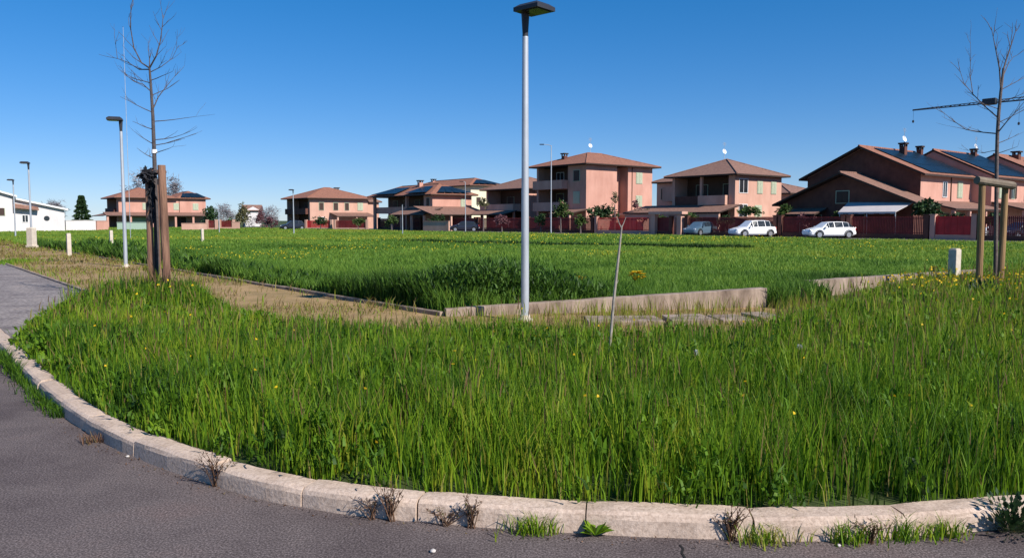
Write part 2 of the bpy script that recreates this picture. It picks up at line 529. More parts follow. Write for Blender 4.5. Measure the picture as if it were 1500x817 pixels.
# kerb stones along the curve, one structure
mb = MB()
cum = [0.0]
for i in range(1, len(KERB)): cum.append(cum[-1] + (KERB[i] - KERB[i - 1]).length)
def kpos(s):
    s = max(0.0, min(s, cum[-1] - 1e-4))
    lo, hi = 0, len(cum) - 1
    while hi - lo > 1:
        md = (lo + hi) // 2
        if cum[md] <= s: lo = md
        else: hi = md
    t = (s - cum[lo]) / max(1e-6, cum[hi] - cum[lo])
    return KERB[lo].lerp(KERB[hi], t), kerb_normal(lo).lerp(kerb_normal(hi), t).normalized()
s = 30.0
while s < cum[-1] - 8:
    L = rnd.uniform(0.75, 1.05)
    e = s + L - rnd.uniform(0.007, 0.013)
    dz, dn = rnd.uniform(-0.007, 0.007), rnd.uniform(-0.008, 0.008)
    prof = [(0.0, -0.05), (0.004, 0.088), (0.012, 0.114), (0.035, 0.128), (0.10, 0.134), (0.165, 0.133), (0.18, 0.124), (0.18, -0.05)]
    K = 7
    vs_, fs_ = [], []
    for k in range(K):
        p, n = kpos(s + (e - s) * k / (K - 1))
        chip = 0.010 if k in (0, K - 1) else 0.0
        for j, (o_, z_) in enumerate(prof):
            jit = rnd.uniform(-0.004, 0.004)
            q = p + n * (o_ + dn + (chip if j < 5 else -chip if j > 5 else 0) * 0.6 + jit)
            vs_.append((q.x, q.y, z_ + (dz + rnd.uniform(-0.003, 0.003) if z_ > 0.05 else 0) - (chip * 0.7 if z_ > 0.05 else 0)))
    n_ = len(prof)
    for k in range(K - 1):
        for j in range(n_):
            fs_.append((k * n_ + j, k * n_ + (j + 1) % n_, (k + 1) * n_ + (j + 1) % n_, (k + 1) * n_ + j))
    fs_.append(tuple(range(n_))); fs_.append(tuple((K - 1) * n_ + j for j in reversed(range(n_))))
    mb.add(vs_, fs_)
    s += L
kerb = mb.build('kerb', M['kerb']); tag(kerb, 'pinkish concrete kerb stones curving round the corner between road and grass', 'kerb', kind='structure')

# paved footway on the left, dry earth path, slabs
gB = at(140, 433); gA = gB + DA * 45
lk = [p for p in KERB if p.y > 8.2 and p.x < 0]
mb = MB()
in2 = [p + kerb_normal(KERB.index(p)) * 0.176 for p in lk if (p - k0).length < 46]
pl = [(p.x, p.y) for p in in2] + [(gB.x + 2.0, gB.y - 4.3), (gB.x, gB.y), (gA.x, gA.y)]
mb.add([(x, y, G + 0.012) for x, y in pl], [tuple(range(len(pl)))])
tag(mb.build('pavement', M['walk']), 'grey paved footway at the left end of the verge', 'pavement', kind='structure')
# thin edging between the grey footway and the earth path
def strip_box(name, a, b, wd, z0, z1a, z1b, m, label=None, cat=None, kind=None, jag=0.0, n=24):
    mb = MB()
    d = (b - a); L = d.length; d.normalize(); nn = Vector((-d.y, d.x, 0))
    vs_, fs_ = [], []
    for k in range(n + 1):
        t = k / n
        p = a + d * L * t
        zt = z1a + (z1b - z1a) * t + rnd.uniform(-jag, jag)
        off = nn * rnd.uniform(-jag, jag)
        for sgn, z in ((-1, z0), (-1, zt - 0.01), (-0.85, zt), (0.85, zt), (1, zt - 0.01), (1, z0)):
            q = p + nn * sgn * wd / 2 + off
            vs_.append((q.x, q.y, z))
    for k in range(n):
        for j in range(5):
            fs_.append((k * 6 + j, k * 6 + j + 1, k * 6 + 7 + j, k * 6 + 6 + j))
    fs_.append((0, 1, 2, 3, 4, 5)); fs_.append(tuple(n * 6 + j for j in (5, 4, 3, 2, 1, 0)))
    mb.add(vs_, fs_)
    o = mb.build(name, m)
    tag(o, label, cat, kind=kind)
    return o
strip_box('edging', gB, gA, 0.08, 0.05, G + 0.05, G + 0.05, M['wall_conc'], 'thin edging between grey footway and dry earth path', 'edging', 'structure', 0.004)
# dry earth path: left arm and right arm of the corner
cr = at(1118, 449); RD = (cr - corner); RD.normalize()
mb = MB()
pA = corner + DA * 110
pl = [corner, pA, pA - NA * 3.62, gB + NA * 0.06, gB + Vector((3.6, -5.0, 0)), Vector((0.5, 8.6, 0)), Vector((5.5, 10.5, 0)), Vector((8.5, 13.5, 0)), corner + RD * 11, cr]
mb.add([(p.x, p.y, G + 0.004) for p in pl], [tuple(range(len(pl)))])
tag(mb.build('path', M['tan']), 'dry straw coloured earth path between the verge and the meadow', 'path', kind='structure')
# sunken wood-like edging along the meadow
eb = corner + DA * 42
strip_box('path_edging', corner, eb, 0.10, 0.02, G + 0.07, G + 0.05, M['wall_conc'], 'narrow concrete edging between earth path and meadow', 'edging', 'structure', 0.008, 40)

# low walls
strip_box('low_wall', corner + RD * 0.05, cr, 0.22, 0.0, G + 0.13, G + 0.36, M['wall_conc'], 'low stained concrete wall on the corner, right of the lamp post base', 'wall', None, 0.006, 30)
wa = at(1180, 434); wb = at(1432, 414)
strip_box('low_wall', wa, wb, 0.22, 0.0, G + 0.34, G + 0.34, M['wall_conc'], 'low concrete wall running behind the staked tree and white post', 'wall', None, 0.006, 30)
# broken slabs before the wall
for i, (x0, x1, yb) in enumerate(((862, 975, 478), (985, 1052, 478), (1060, 1108, 476), (1114, 1150, 473))):
    a, b = at(x0, yb), at(x1, yb - 1)
    mb = MB()
    d = (b - a).normalized(); nn = Vector((-d.y, d.x, 0))
    jit = lambda: rnd.uniform(-0.05, 0.05)
    poly = [a + nn * jit(), b + nn * jit(), b + nn * (0.75 + jit()), a + nn * (0.7 + jit()) + d * jit()]
    mb.prism([(p.x, p.y) for p in poly], G - 0.03, G + 0.075 + 0.02 * (i % 2))
    tag(mb.build('concrete_slab', M['wall_conc'], bevel=0.015),
        ['long concrete slab lying left of the other slabs before the corner wall', 'squarish concrete slab second from left below the corner wall',
         'short concrete slab with dark gaps either side, third below the corner wall', 'smallest concrete slab past the end of the corner wall'][i], 'slab', 'broken slabs before the low wall')

# far street and its verge
PS = Vector((27.0, 68.5, 0)); DS = Vector((-0.62, 0.785, 0)).normalized(); NS = Vector((0.785, 0.62, 0)).normalized()
mb = MB()
a, b = PS - DS * 70, PS + DS * 130
pl = [a - NS * 3.2, b - NS * 3.2, b + NS * 3.6, a + NS * 3.6]
mb.add([(p.x, p.y, G + 0.004) for p in pl], [(0, 1, 2, 3)])
tag(mb.build('street', M['street']), 'asphalt street along the far side of the meadow where cars are parked', 'street', kind='structure')
mb = MB()
pl = [a + NS * 3.6, b + NS * 3.6, b + NS * 40, a + NS * 40]
mb.add([(p.x, p.y, G + 0.008) for p in pl], [(0, 1, 2, 3)])
tag(mb.build('yard', M['walk']), 'paved yards in front of the far houses', 'yard', kind='structure')

# ------------------------------------------------------------------ grass
# tall verge
kin = [p + kerb_normal(i) * 0.16 for i, p in enumerate(KERB) if p.y < 10.2 and p.x > -6.7]
kin = [p for p in kin if p.x < 14]
VERGE = [(p.x, p.y) for p in kin] + [(14, 21), (11.2, 19.4), (8.2, 16.8), (6.2, 14.3), (4.5, 11.6), (2.8, 10.2), (0.4, 9.9), (-1.7, 10.3), (-3.5, 11.5), (-5.1, 13.4), (-5.7, 14.6), (-6.9, 15.6), (-7.7, 14.6), (-7.35, 12.6)]
va = np.array(VERGE)
def scatter(poly, n, box=None):
    pa = np.array(poly)
    lo, hi = pa.min(0), pa.max(0)
    P = nr.uniform(lo, hi, (n, 2))
    P = P[inpoly(P, poly)]
    return P[np.abs(P[:, 0]) < 0.70 * P[:, 1] + 2.0]
def edge_fade(P, poly):
    """distance to the nearest polygon edge"""
    d = np.full(len(P), 1e9)
    n = len(poly)
    for i in range(n):
        a = np.array(poly[i]); b = np.array(poly[(i + 1) % n])
        ab = b - a; t = np.clip(((P - a) @ ab) / max(1e-9, ab @ ab), 0, 1)
        d = np.minimum(d, np.linalg.norm(P - (a + t[:, None] * ab), axis=1))
    return d

KN = np.array([(p.x, p.y) for p in kin[::3]])
def verge_height(P):
    if len(P) > 60000:
        r = [verge_height(P[i:i + 60000]) for i in range(0, len(P), 60000)]
        return np.concatenate([a for a, _ in r]), np.concatenate([b for _, b in r])
    dist = P[:, 1]
    h = 0.44 + 0.07 * vnoise(P, 1.3) + 0.05 * vnoise(P, 4.0, 1) + 0.06 * vnoise(P, 8.0, 3)
    kd = np.min(np.linalg.norm(P[:, None, :] - KN[None], axis=2), axis=1) if len(P) else P[:, 0]
    h *= np.clip((kd + 0.10) / 0.34, 0.42, 1)
    h *= np.clip((edge_fade(P, VERGE) + 0.5) / 0.7, 0.75, 1)
    # taller, lush clump round the foot of the left tree
    cl = np.exp(-(((P[:, 0] + 6.5) / 1.3) ** 2 + ((P[:, 1] - 14.0) / 1.7) ** 2))
    h += 0.20 * cl
    far_ = np.clip((dist - 8) / 3, 0, 1) * (1 - np.clip(cl * 2, 0, 1))
    h *= 1 - 0.25 * far_ * (P[:, 0] < 3)
    return h, cl

P = scatter(VERGE, 900000)
keep = nr.uniform(0, 1, len(P)) < np.clip(np.minimum(1.0, (6.5 / P[:, 1]) ** 1.1), 0, 1) * np.clip(0.58 + 0.85 * vnoise(P, 8, 2), 0.14, 1)
P = P[keep]
h, cl = verge_height(P)
N = len(P)
h = h * nr.uniform(0.45, 1.12, N)
wd = np.clip(0.0015 * P[:, 1] + 0.0015, 0.0065, 0.022) * nr.uniform(0.65, 1.45, N)
tint = 0.50 + 0.15 * vnoise(P, 1.1, 3) + 0.13 * vnoise(P, 5.5, 1) + 0.15 * vnoise(P, 15, 2) + nr.normal(0, 0.13, N) - 0.20 * cl
right_y = np.clip((P[:, 0] - 2.5) / 4, 0, 1) * np.clip((P[:, 1] - 6.5) / 4, 0, 1)
tint += 0.10 * right_y
tint = np.clip(tint, 0.02, 0.8)
rv = nr.uniform(0, 1, N)
dry = np.clip(0.035 + 0.05 * (vnoise(P, 1.8, 2) > 0.35) + 0.09 * right_y + 0.05 * np.clip((P[:, 1] - 7.5) / 3, 0, 1), 0, 0.25)
tint = np.where(rv < dry, nr.uniform(0.84, 0.95, N), tint)
V, q, t_, tt = blade_arrays(np.c_[P, np.full(N, G - 0.01)], h, wd, nr.uniform(0.04, 0.38, N), tint, mid=0.55)
tag(fast_mesh('verge_grass', V, q, t_, tt, M['grass']), 'tall unmown green grass filling the corner verge behind the kerb', 'grass', kind='stuff')
print('verge blades', N)

# thin stems with seed heads standing above the blades
P = scatter(VERGE, 26000)
P = P[nr.uniform(0, 1, len(P)) < 0.16 + 0.30 * (vnoise(P, 1.2, 4) > 0)]
h, cl = verge_height(P); N = len(P)
h = h * nr.uniform(1.0, 1.35, N)
lean = nr.uniform(0.03, 0.25, N)
yaw = nr.uniform(0, math.pi, N)
V1, q1, t1, tt1 = blade_arrays(np.c_[P, np.full(N, G)], h, 0.0008 * P[:, 1], lean * 0, np.where(nr.uniform(0, 1, N) < 0.7, 0.72, 0.97), yaw=yaw)
hp = np.c_[P, G + h * 0.84]
V2, q2, t2, tt2 = blade_arrays(hp, h * nr.uniform(0.2, 0.34, N), np.clip(0.0013 * P[:, 1], 0.008, 0.016), lean + 0.1, np.where(nr.uniform(0, 1, N) < 0.45, nr.uniform(0.93, 1.0, N), nr.uniform(0.70, 0.85, N)))
o = len(V1)
tag(fast_mesh('seed_heads', np.r_[V1, V2], np.r_[q1, q2 + o], np.r_[t1, t2 + o], np.r_[tt1, tt2], M['grass']), 'reddish brown grass stems and seed heads rising over the verge grass', 'seed heads', kind='stuff')

# broad leaved weeds low among the grass
P = scatter(VERGE, 34000)
P = P[vnoise(P, 2.2, 1) + nr.normal(0, 0.3, len(P)) + 0.35 * np.exp(-edge_fade(P, VERGE) / 0.25) > 0.33]
N = len(P)
reps = 10
PP = np.repeat(P, reps, 0) + nr.normal(0, 0.05, (N * reps, 2))
hh, _ = verge_height(PP)
base = np.c_[PP, G + hh * nr.uniform(0.05, 0.72, len(PP))]
V, q, t_, tt = blade_arrays(base, nr.uniform(0.04, 0.10, len(PP)), nr.uniform(0.016, 0.036, len(PP)) * np.clip(P[:, 1].repeat(reps) / 7, 0.7, 1.5), nr.uniform(0.7, 1.1, len(PP)), np.clip(np.repeat(0.42 + 0.20 * vnoise(P, 3.1, 2), reps) + nr.normal(0, 0.10, len(PP)), 0.02, 0.76))
tag(fast_mesh('leafy_weeds', V, q, t_, tt, M['grass']), 'low broad leaved weeds growing among the verge grass', 'weeds', kind='stuff')

# sparse dry blades over the earth path
PATH = [(p.x, p.y) for p in [corner, corner + DA * 60, corner + DA * 60 - NA * 3.6, gB, gB + Vector((3.0, -5.2, 0)), Vector((0.4, 8.9, 0)), Vector((5.5, 11, 0)), Vector((9.5, 16.6, 0)), cr]]
P = scatter(PATH, 420000)
P = P[nr.uniform(0, 1, len(P)) < np.clip(12.0 / P[:, 1], 0, 1) * np.clip(0.5 + vnoise(P, 0.9, 2), 0.08, 1)]
N = len(P)
nearv = np.exp(-edge_fade(P, PATH) / 0.4)
tint = np.where(nr.uniform(0, 1, N) < 0.12 + 0.4 * nearv, nr.uniform(0.35, 0.8, N), nr.uniform(0.85, 0.97, N))
V, q, t_, tt = blade_arrays(np.c_[P, np.full(N, G)], nr.uniform(0.04, 0.15, N) * (1 + 1.2 * nearv), 0.0009 * P[:, 1] + 0.002, nr.uniform(0.3, 1.0, N), tint)
tag(fast_mesh('dry_grass', V, q, t_, tt, M['grass']), 'short dry straw grass scattered over the earth path', 'grass', kind='stuff')

# meadow
fA = corner + DA * 100
sL = PS + DS * 120 - NS * 3.4; sR = PS - DS * 60 - NS * 3.4
FIELD = [(corner.x + 0.05, corner.y + 0.1), (cr.x + 0.05, cr.y + 0.16), (wa.x - 0.05, wa.y + 0.15), (wb.x, wb.y + 0.15), (wb.x + 20, wb.y + 3), (sR.x, sR.y), (sL.x, sL.y), (-95, 175), (fA.x, fA.y)]
def field_pts(y0, y1, n):
    P = np.c_[nr.uniform(-0.76, 0.76, n), np.sqrt(nr.uniform(y0 ** 2, y1 ** 2, n))]
    P[:, 0] *= P[:, 1]
    return P[inpoly(P, FIELD)]
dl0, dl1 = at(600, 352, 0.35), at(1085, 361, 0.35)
def line_d(P, a, b):
    a = np.array(a[:2]); b = np.array(b[:2]); ab = b - a
    t = np.clip(((P - a) @ ab) / (ab @ ab), 0, 1)
    return np.linalg.norm(P - (a + t[:, None] * ab), axis=1)
Vs, Qs, Ts, Tt, off = [], [], [], [], 0
cn = np.array([corner.x, corner.y])
for y0, y1, n in ((12.5, 24, 255000), (24, 45, 255000), (45, 85, 255000), (85, 180, 200000)):
    P = field_pts(y0, y1, n)
    N = len(P)
    d = np.linalg.norm(P, axis=1)
    ed = line_d(P, corner, fA)
    edr = np.minimum(line_d(P, corner, cr), line_d(P, wa, wb))
    tall = np.exp(-(((P - (cn + np.array([0.9, 2.2]))) / np.array([2.5, 1.5])) ** 2).sum(1)) + 0.75 * np.exp(-ed / 1.1) * (d < 60) * np.clip(0.6 + vnoise(P, 0.5, 1), 0.2, 1.2) + 0.5 * np.exp(-(((P - np.array([-16.5, 33.0])) / np.array([3.5, 4.0])) ** 2).sum(1))
    tall += 0.35 * np.exp(-((P[:, 0] - 7.4) ** 2 + (P[:, 1] - 18.2) ** 2) / 1.6)
    h = (0.27 + 0.05 * vnoise(P, 0.35) + 0.04 * vnoise(P, 1.3, 2) + 0.42 * np.clip(tall, 0, 1.15)) * nr.uniform(0.6, 1.15, N)
    wd = np.clip(0.00125 * d, 0.012, 0.2) * nr.uniform(0.7, 1.3, N)
    tint = 0.50 + 0.11 * vnoise(P, 0.22, 1) + 0.10 * vnoise(P, 0.8, 3) + nr.normal(0, 0.11, N) + 0.10 * vnoise(P, 0.09, 2) - 0.30 * np.clip(tall, 0, 1) + 0.16 * np.clip((d - 25) / 50, 0, 1)
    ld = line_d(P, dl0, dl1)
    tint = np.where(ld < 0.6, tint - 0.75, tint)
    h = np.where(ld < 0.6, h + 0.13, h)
    tint = np.clip(tint, 0.0, 0.9)
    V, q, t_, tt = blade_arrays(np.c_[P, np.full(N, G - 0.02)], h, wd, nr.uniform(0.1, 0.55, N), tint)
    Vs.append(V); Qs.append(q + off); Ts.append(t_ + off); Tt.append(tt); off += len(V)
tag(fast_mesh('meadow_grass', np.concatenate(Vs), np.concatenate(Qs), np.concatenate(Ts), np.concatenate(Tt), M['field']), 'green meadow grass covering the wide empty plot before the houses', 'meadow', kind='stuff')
print('meadow verts', off)

GAP = [(cr.x, cr.y), (wa.x, wa.y), (wa.x - 0.1, wa.y - 1.6), (cr.x + 0.15, cr.y - 0.5)]
def blade_patch(poly, n, h0, h1, wk, lo, hi, name, m, label, dens=None, lean=(0.1, 0.5)):
    P = scatter(poly, n)
    if dens is not None: P = P[nr.uniform(0, 1, len(P)) < dens(P)]
    N = len(P)
    V, q, t_, tt = blade_arrays(np.c_[P, np.full(N, G - 0.01)], nr.uniform(h0, h1, N), wk * P[:, 1] * nr.uniform(0.7, 1.3, N), nr.uniform(lean[0], lean[1], N), nr.uniform(lo, hi, N))
    tag(fast_mesh(name, V, q, t_, tt, m), label, 'grass', kind='stuff')
blade_patch(GAP, 5000, 0.2, 0.55, 0.0012, 0.05, 0.6, 'gap_grass', M['field'], 'dark green grass growing in the gap between the two low walls')
FRONT = [(corner.x + 0.3, corner.y - 0.1), (cr.x + 1.0, cr.y - 0.1), (cr.x + 1.2, cr.y - 1.5), (2.2, 10.2), (0.0, 10.4)]
blade_patch(FRONT, 9000, 0.12, 0.36, 0.0007, 0.70, 1.0, 'dry_stalks', M['grass'], 'dry brown and straw stalks standing before the corner wall and slabs', lambda P: np.clip(0.35 + 0.9 * vnoise(P, 2.6, 1), 0.03, 1), (0.05, 0.35))
# tall dark weeds along the near edge of the meadow
W_ = []
for k in range(15500):
    t = nr.uniform(0, 1)
    if k < 13500:
        x, y = cn[0] + nr.normal(0.7, 1.5), cn[1] + abs(nr.normal(0, 1.1)) + 0.35 + 0.25 * abs(nr.normal())
        hh = 0.84 * math.exp(-((x - cn[0] - 0.8) / 2.3) ** 2) * (1 - 0.2 * nr.uniform())
    else:
        u = nr.uniform(2, 34); x, y = cn[0] + DA.x * u + NA.x * 0.4 + nr.normal(0, 0.25), cn[1] + DA.y * u + NA.y * 0.4 + nr.normal(0, 0.25)
        hh = 0.36 + 0.25 * (22 < u < 32)
    W_.append((x, y, G + 0.03 + hh * nr.uniform(0.1, 1.0)))
W_ = np.array(W_); W_ = W_[inpoly(W_[:, :2], FIELD)]
N = len(W_); d = np.linalg.norm(W_[:, :2], axis=1)
V, q, t_, tt = blade_arrays(W_, nr.uniform(0.06, 0.15, N) * np.clip(d / 14, 1, 2), nr.uniform(0.018, 0.034, N) * np.clip(d / 14, 1, 2), nr.uniform(0.4, 1.0, N), np.clip(nr.normal(0.17, 0.13, N), 0, 0.55))
tag(fast_mesh('meadow_weeds', V, q, t_, tt, M['field']), 'tall dark leafy weeds along the near corner and left edge of the meadow', 'weeds', kind='stuff')
# yellow flower patches over the meadow
pts = []
for px, py, sp, n in ((275, 366, 1.2, 40), (330, 380, 1.0, 60), (385, 375, 2.0, 70), (430, 379, 0.8, 50), (500, 365, 3, 60), (620, 362, 4, 60), (700, 356, 5, 60), (880, 372, 1.0, 60),
                      (1000, 352, 6, 90), (1090, 350, 5, 90), (1180, 358, 4, 80), (1255, 380, 1.4, 50), (1300, 365, 3, 60), (1390, 366, 1.5, 50), (560, 350, 6, 80), (760, 349, 5, 80), (870, 346, 6, 90), (230, 350, 5, 60)):
    c = at(px, py, 0.38)
    n = int(n * 1.8)
    pts.append(nr.normal(0, 1, (n, 2)) * np.array([sp, sp * 1.3]) * 0.6 + np.array([c.x, c.y]))
P = np.concatenate(pts)
P = P[inpoly(P, FIELD)]
P = P[nr.uniform(0, 1, len(P)) < np.clip(0.6 + 0.6 * vnoise(P, 0.6, 2), 0.2, 1)]
N = len(P); d = np.linalg.norm(P, axis=1)
hz = G + 0.30 + nr.uniform(-0.03, 0.10, N)
V, q, t_, tt = blade_arrays(np.c_[P, hz], np.clip(0.0011 * d, 0.03, 0.07), np.clip(0.0015 * d, 0.035, 0.10), nr.uniform(0.2, 0.6, N), nr.uniform(0, 1, N))
tag(fast_mesh('yellow_flowers', V, q, t_, tt, M['yellow_far']), 'small yellow wild flowers scattered in patches over the meadow', 'flowers', kind='stuff')
# buttercups in the right part of the verge
P = np.concatenate([nr.normal(0, 1, (420, 2)) * np.array([1.7, 0.9]) + np.array([at(1330, 436).x, at(1330, 436).y]), scatter(VERGE, 900)[:140]])
P = P[inpoly(P, VERGE)]
hh, _ = verge_height(P); N = len(P)
V, q, t_, tt = blade_arrays(np.c_[P, G + hh * nr.uniform(0.85, 1.15, N)], np.clip(0.0026 * P[:, 1], 0.018, 0.05), np.clip(0.003 * P[:, 1], 0.02, 0.055), nr.uniform(0.3, 0.7, N), nr.uniform(0, 1, N))
tag(fast_mesh('buttercups', V, q, t_, tt, M['yellow']), 'tiny yellow buttercups dotted among the tall verge grass', 'flowers', kind='stuff')

# ------------------------------------------------------------------ small plants
def flower_clump(loc, n, hgt, spread, label, fs=0.05):
    r = empty('yellow_flower', loc)
    tag(r, label, 'flower')
    st = MB(); heads = []
    for k in range(n):
        hd = MB(); heads.append(hd)
        a = rnd.uniform(0, 6.28); rr = spread * math.sqrt(rnd.random())
        b = Vector((math.cos(a) * rr * 0.4, math.sin(a) * rr * 0.4, 0))
        tp = Vector((math.cos(a) * rr, math.sin(a) * rr, hgt * rnd.uniform(0.75, 1.1)))
        st.tint = 0.5
        st.tube([b, (b + tp) / 2 + Vector((0, 0, 0.03)), tp], 0.003, 5)
        for j in range(9):
            q_ = 6.28 * j / 9
            hd.tint = rnd.random()
            hd.leaf(tp, (math.cos(q_), math.sin(q_), 0.45), fs * 0.7, fs * 0.45)
    st.build('stem', M['grass'], r); [h_.build('bloom', M['yellow'], r) for h_ in heads]
    return r
c = at(937, 442); flower_clump((c.x, c.y + 0.5, G), 26, 0.52, 0.17, 'bright orange yellow flower clump standing behind the low wall beside the thin pale sapling', 0.10)
c = at(851, 446); flower_clump((c.x, c.y + 0.7, G), 16, 0.44, 0.14, 'smaller yellow flower clump at the meadow edge right of the tall lamp post', 0.085)
c = at(668, 585); flower_clump((c.x, c.y, G), 2, 0.40, 0.03, 'single yellow flower in the middle of the verge grass below the corner', 0.035)
c = at(247, 500); flower_clump((c.x, c.y, G), 2, 0.40, 0.05, 'yellow flower in the tall clump at the foot of the left tree', 0.035)

def clock(px, py, top, label):
    c = at(px, py)
    z = atY(px, top, c.y).z - G
    r = empty('dandelion_clock', c); tag(r, label, 'dandelion', 'white dandelion clocks')
    a, b = MB(), MB()
    a.tube([(0, 0, 0), (0.01, 0, z * 0.6), (0, 0, z)], 0.003, 5)
    for k in range(90):
        d = Vector((rnd.gauss(0, 1), rnd.gauss(0, 1), rnd.gauss(0, 1))).normalized()
        b.tint = rnd.random()
        b.leaf((0, 0, z), d, 0.034, 0.012)
    a.build('stem', M['grass'], r); b.build('seed_head', M['fluff'], r)
clock(1170, 560, 508, 'white dandelion clock standing in the verge grass, fuller of the two')
clock(1020, 566, 516, 'white dandelion clock nearer the thin pale sapling')

def tuft(px, py, n, h, spread, m, label, name='grass_tuft', lo=0.2, hi=0.8, z=0.0, wd=0.007, group=None, cat='grass tuft'):
    c = at(px, py, z)
    P = nr.normal(0, 1, (n, 2)) * np.array(spread if hasattr(spread, '__len__') else (spread, spread * 0.6)) * 0.5
    V, q, t_, tt = blade_arrays(np.c_[P, np.zeros(n)], nr.uniform(0.5, 1.1, n) * h, nr.uniform(0.6, 1.3, n) * wd, nr.uniform(0.2, 0.9, n), nr.uniform(lo, hi, n))
    o = fast_mesh(name, V, q, t_, tt, m)
    o.location = c
    tag(o, label, cat, group)
    return o
WG = 'weeds rooted in the joint between kerb and road'
def kerb_tuft(x0, x1, n, h, m, label, lo, hi, wd=0.008):
    def near(px):
        p = None; bi = 0; bd = 1e9
        for i, q in enumerate(KERB):
            if q.y < 0.5: continue
            qx = CX + F * q.x / (q.y * CP + CAMZ * SP)
            if abs(qx - px) < bd: bd = abs(qx - px); bi = i
        return bi
    i0, i1 = near(x0), near(x1)
    idx = nr.uniform(i0, i1, n)
    P = []
    for t in idx:
        i = int(t); q = KERB[i] - kerb_normal(i) * (abs(nr.normal(0, 0.055)) + 0.005)
        q = q + (KERB[min(i + 1, len(KERB) - 1)] - KERB[i]) * (t - i)
        P.append((q.x, q.y))
    P = np.array(P); c = P.mean(0)
    V, q, t_, tt = blade_arrays(np.c_[P - c, np.zeros(n)], nr.uniform(0.4, 1.1, n) * h, nr.uniform(0.6, 1.3, n) * wd, nr.uniform(0.2, 0.9, n), nr.uniform(lo, hi, n))
    o = fast_mesh('grass_tuft', V, q, t_, tt, m); o.location = (c[0], c[1], 0)
    tag(o, label, 'grass tuft', WG)
kerb_tuft(8, 34, 420, 0.22, M['grass'], 'dark green grass tuft at the kerb foot near the left edge', 0.05, 0.5, 0.011)
kerb_tuft(36, 74, 420, 0.13, M['grass'], 'low green tuft strung along the kerb foot below the left end', 0.05, 0.5)
kerb_tuft(76, 97, 260, 0.12, M['grass'], 'small green tuft where the kerb turns, beside the low strung tuft', 0.05, 0.5)
tuft(138, 648, 60, 0.10, (0.10, 0.08), M['dryweed'], 'tiny dark dry tuft by the kerb between green tufts and first stalky weed', lo=0.1, hi=0.8, group=WG)
tuft(780, 780, 150, 0.13, (0.16, 0.08), M['grass'], 'bright green grass tuft left of the broad leaved plant at the kerb', lo=0.45, hi=0.82, group=WG)
tuft(1115, 794, 130, 0.14, (0.20, 0.08), M['grass'], 'yellowish thin grass tuft right of the brown stalky weed by the kerb joint', lo=0.55, hi=0.9, group=WG)
tuft(1245, 794, 120, 0.14, (0.14, 0.07), M['grass'], 'green grass tuft at the kerb, left of a pair on the right side', lo=0.35, hi=0.82, group=WG)
tuft(1318, 789, 150, 0.15, (0.17, 0.07), M['grass'], 'full green grass tuft, middle of the three right hand kerb tufts', lo=0.35, hi=0.82, group=WG)
tuft(1385, 785, 110, 0.12, (0.14, 0.07), M['grass'], 'small green grass tuft beside the dark bushy weed by the kerb', lo=0.35, hi=0.85, group=WG)
o = tuft(2, 386, 700, 0.20, (1.0, 2.2), M['grass'], 'patch of green grass beside the grey footway at the left edge', lo=0.3, hi=0.75, z=G, wd=0.03); o['kind'] = 'stuff'

def stalky(px, py, h, n, label, spread=0.10, green=0.15):
    c = at(px, py, 0.0)
    b = MB()
    for k in range(n):
        a = rnd.uniform(0, 6.28); rr = rnd.uniform(0.2, 1) * spread
        p0 = Vector((rnd.gauss(0, 0.012), rnd.gauss(0, 0.008), 0))
        p2 = Vector((math.cos(a) * rr * 1.4, math.sin(a) * rr * 0.5 - 0.01, h * rnd.uniform(0.55, 1.05)))
        p1 = (p0 + p2) / 2 + Vector((rnd.gauss(0, 0.012), rnd.gauss(0, 0.01), 0.03))
        b.tint = rnd.uniform(0.0, 0.55)
        b.tube([p0, p1, p2], [0.003, 0.0022, 0.001], 4, cap=False)
        for j in range(9):
            t = rnd.uniform(0.25, 1.0)
            q_ = p0.lerp(p1, t * 2) if t < 0.5 else p1.lerp(p2, t * 2 - 1)
            d = Vector((rnd.gauss(0, 1), rnd.gauss(0, 1), rnd.uniform(0.1, 1.2)))
            b.tint = rnd.uniform(0.8, 1.0) if rnd.random() < green else rnd.uniform(0, 0.6)
            b.leaf(q_, d, rnd.uniform(0.012, 0.035), rnd.uniform(0.004, 0.010))
    o = b.build('dry_weed', M['dryweed'], None, c, fix=False)
    tag(o, label, 'weed', WG)
stalky(318, 712, 0.24, 22, 'brown branching dry weed in front of the kerb, leftmost stalky weed', 0.12)
stalky(572, 763, 0.25, 18, 'tall brown dry weed against the kerb below the verge middle', 0.09)
stalky(545, 761, 0.13, 10, 'short dry weed fragment just left of the tall brown weed', 0.12)
stalky(690, 773, 0.19, 14, 'brown dry weed against the kerb between tall weed and bright tuft', 0.06)
stalky(655, 770, 0.10, 12, 'low sprawling dry weed left of the middle brown weed', 0.14, 0.3)
stalky(1072, 792, 0.20, 18, 'brown dry weed growing before the kerb joint right of the broad leaved plant', 0.09, 0.2)
stalky(1275, 795, 0.13, 12, 'thin dry weed between the grass tufts on the right of the kerb', 0.10, 0.5)
# broad leaved rosette
c = at(872, 786, 0.0); b = MB()
for k in range(13):
    a = rnd.uniform(0, 6.28); b.tint = rnd.uniform(0.45, 0.75)
    b.leaf((0, 0, 0.01), (math.cos(a), math.sin(a) * 0.6, rnd.uniform(0.25, 0.9)), rnd.uniform(0.08, 0.13), rnd.uniform(0.035, 0.055), curl=0.012)
tag(b.build('broadleaf_weed', M['grass'], None, c, fix=False), 'light green broad leaved plant sprouting at the kerb foot', 'weed', WG)
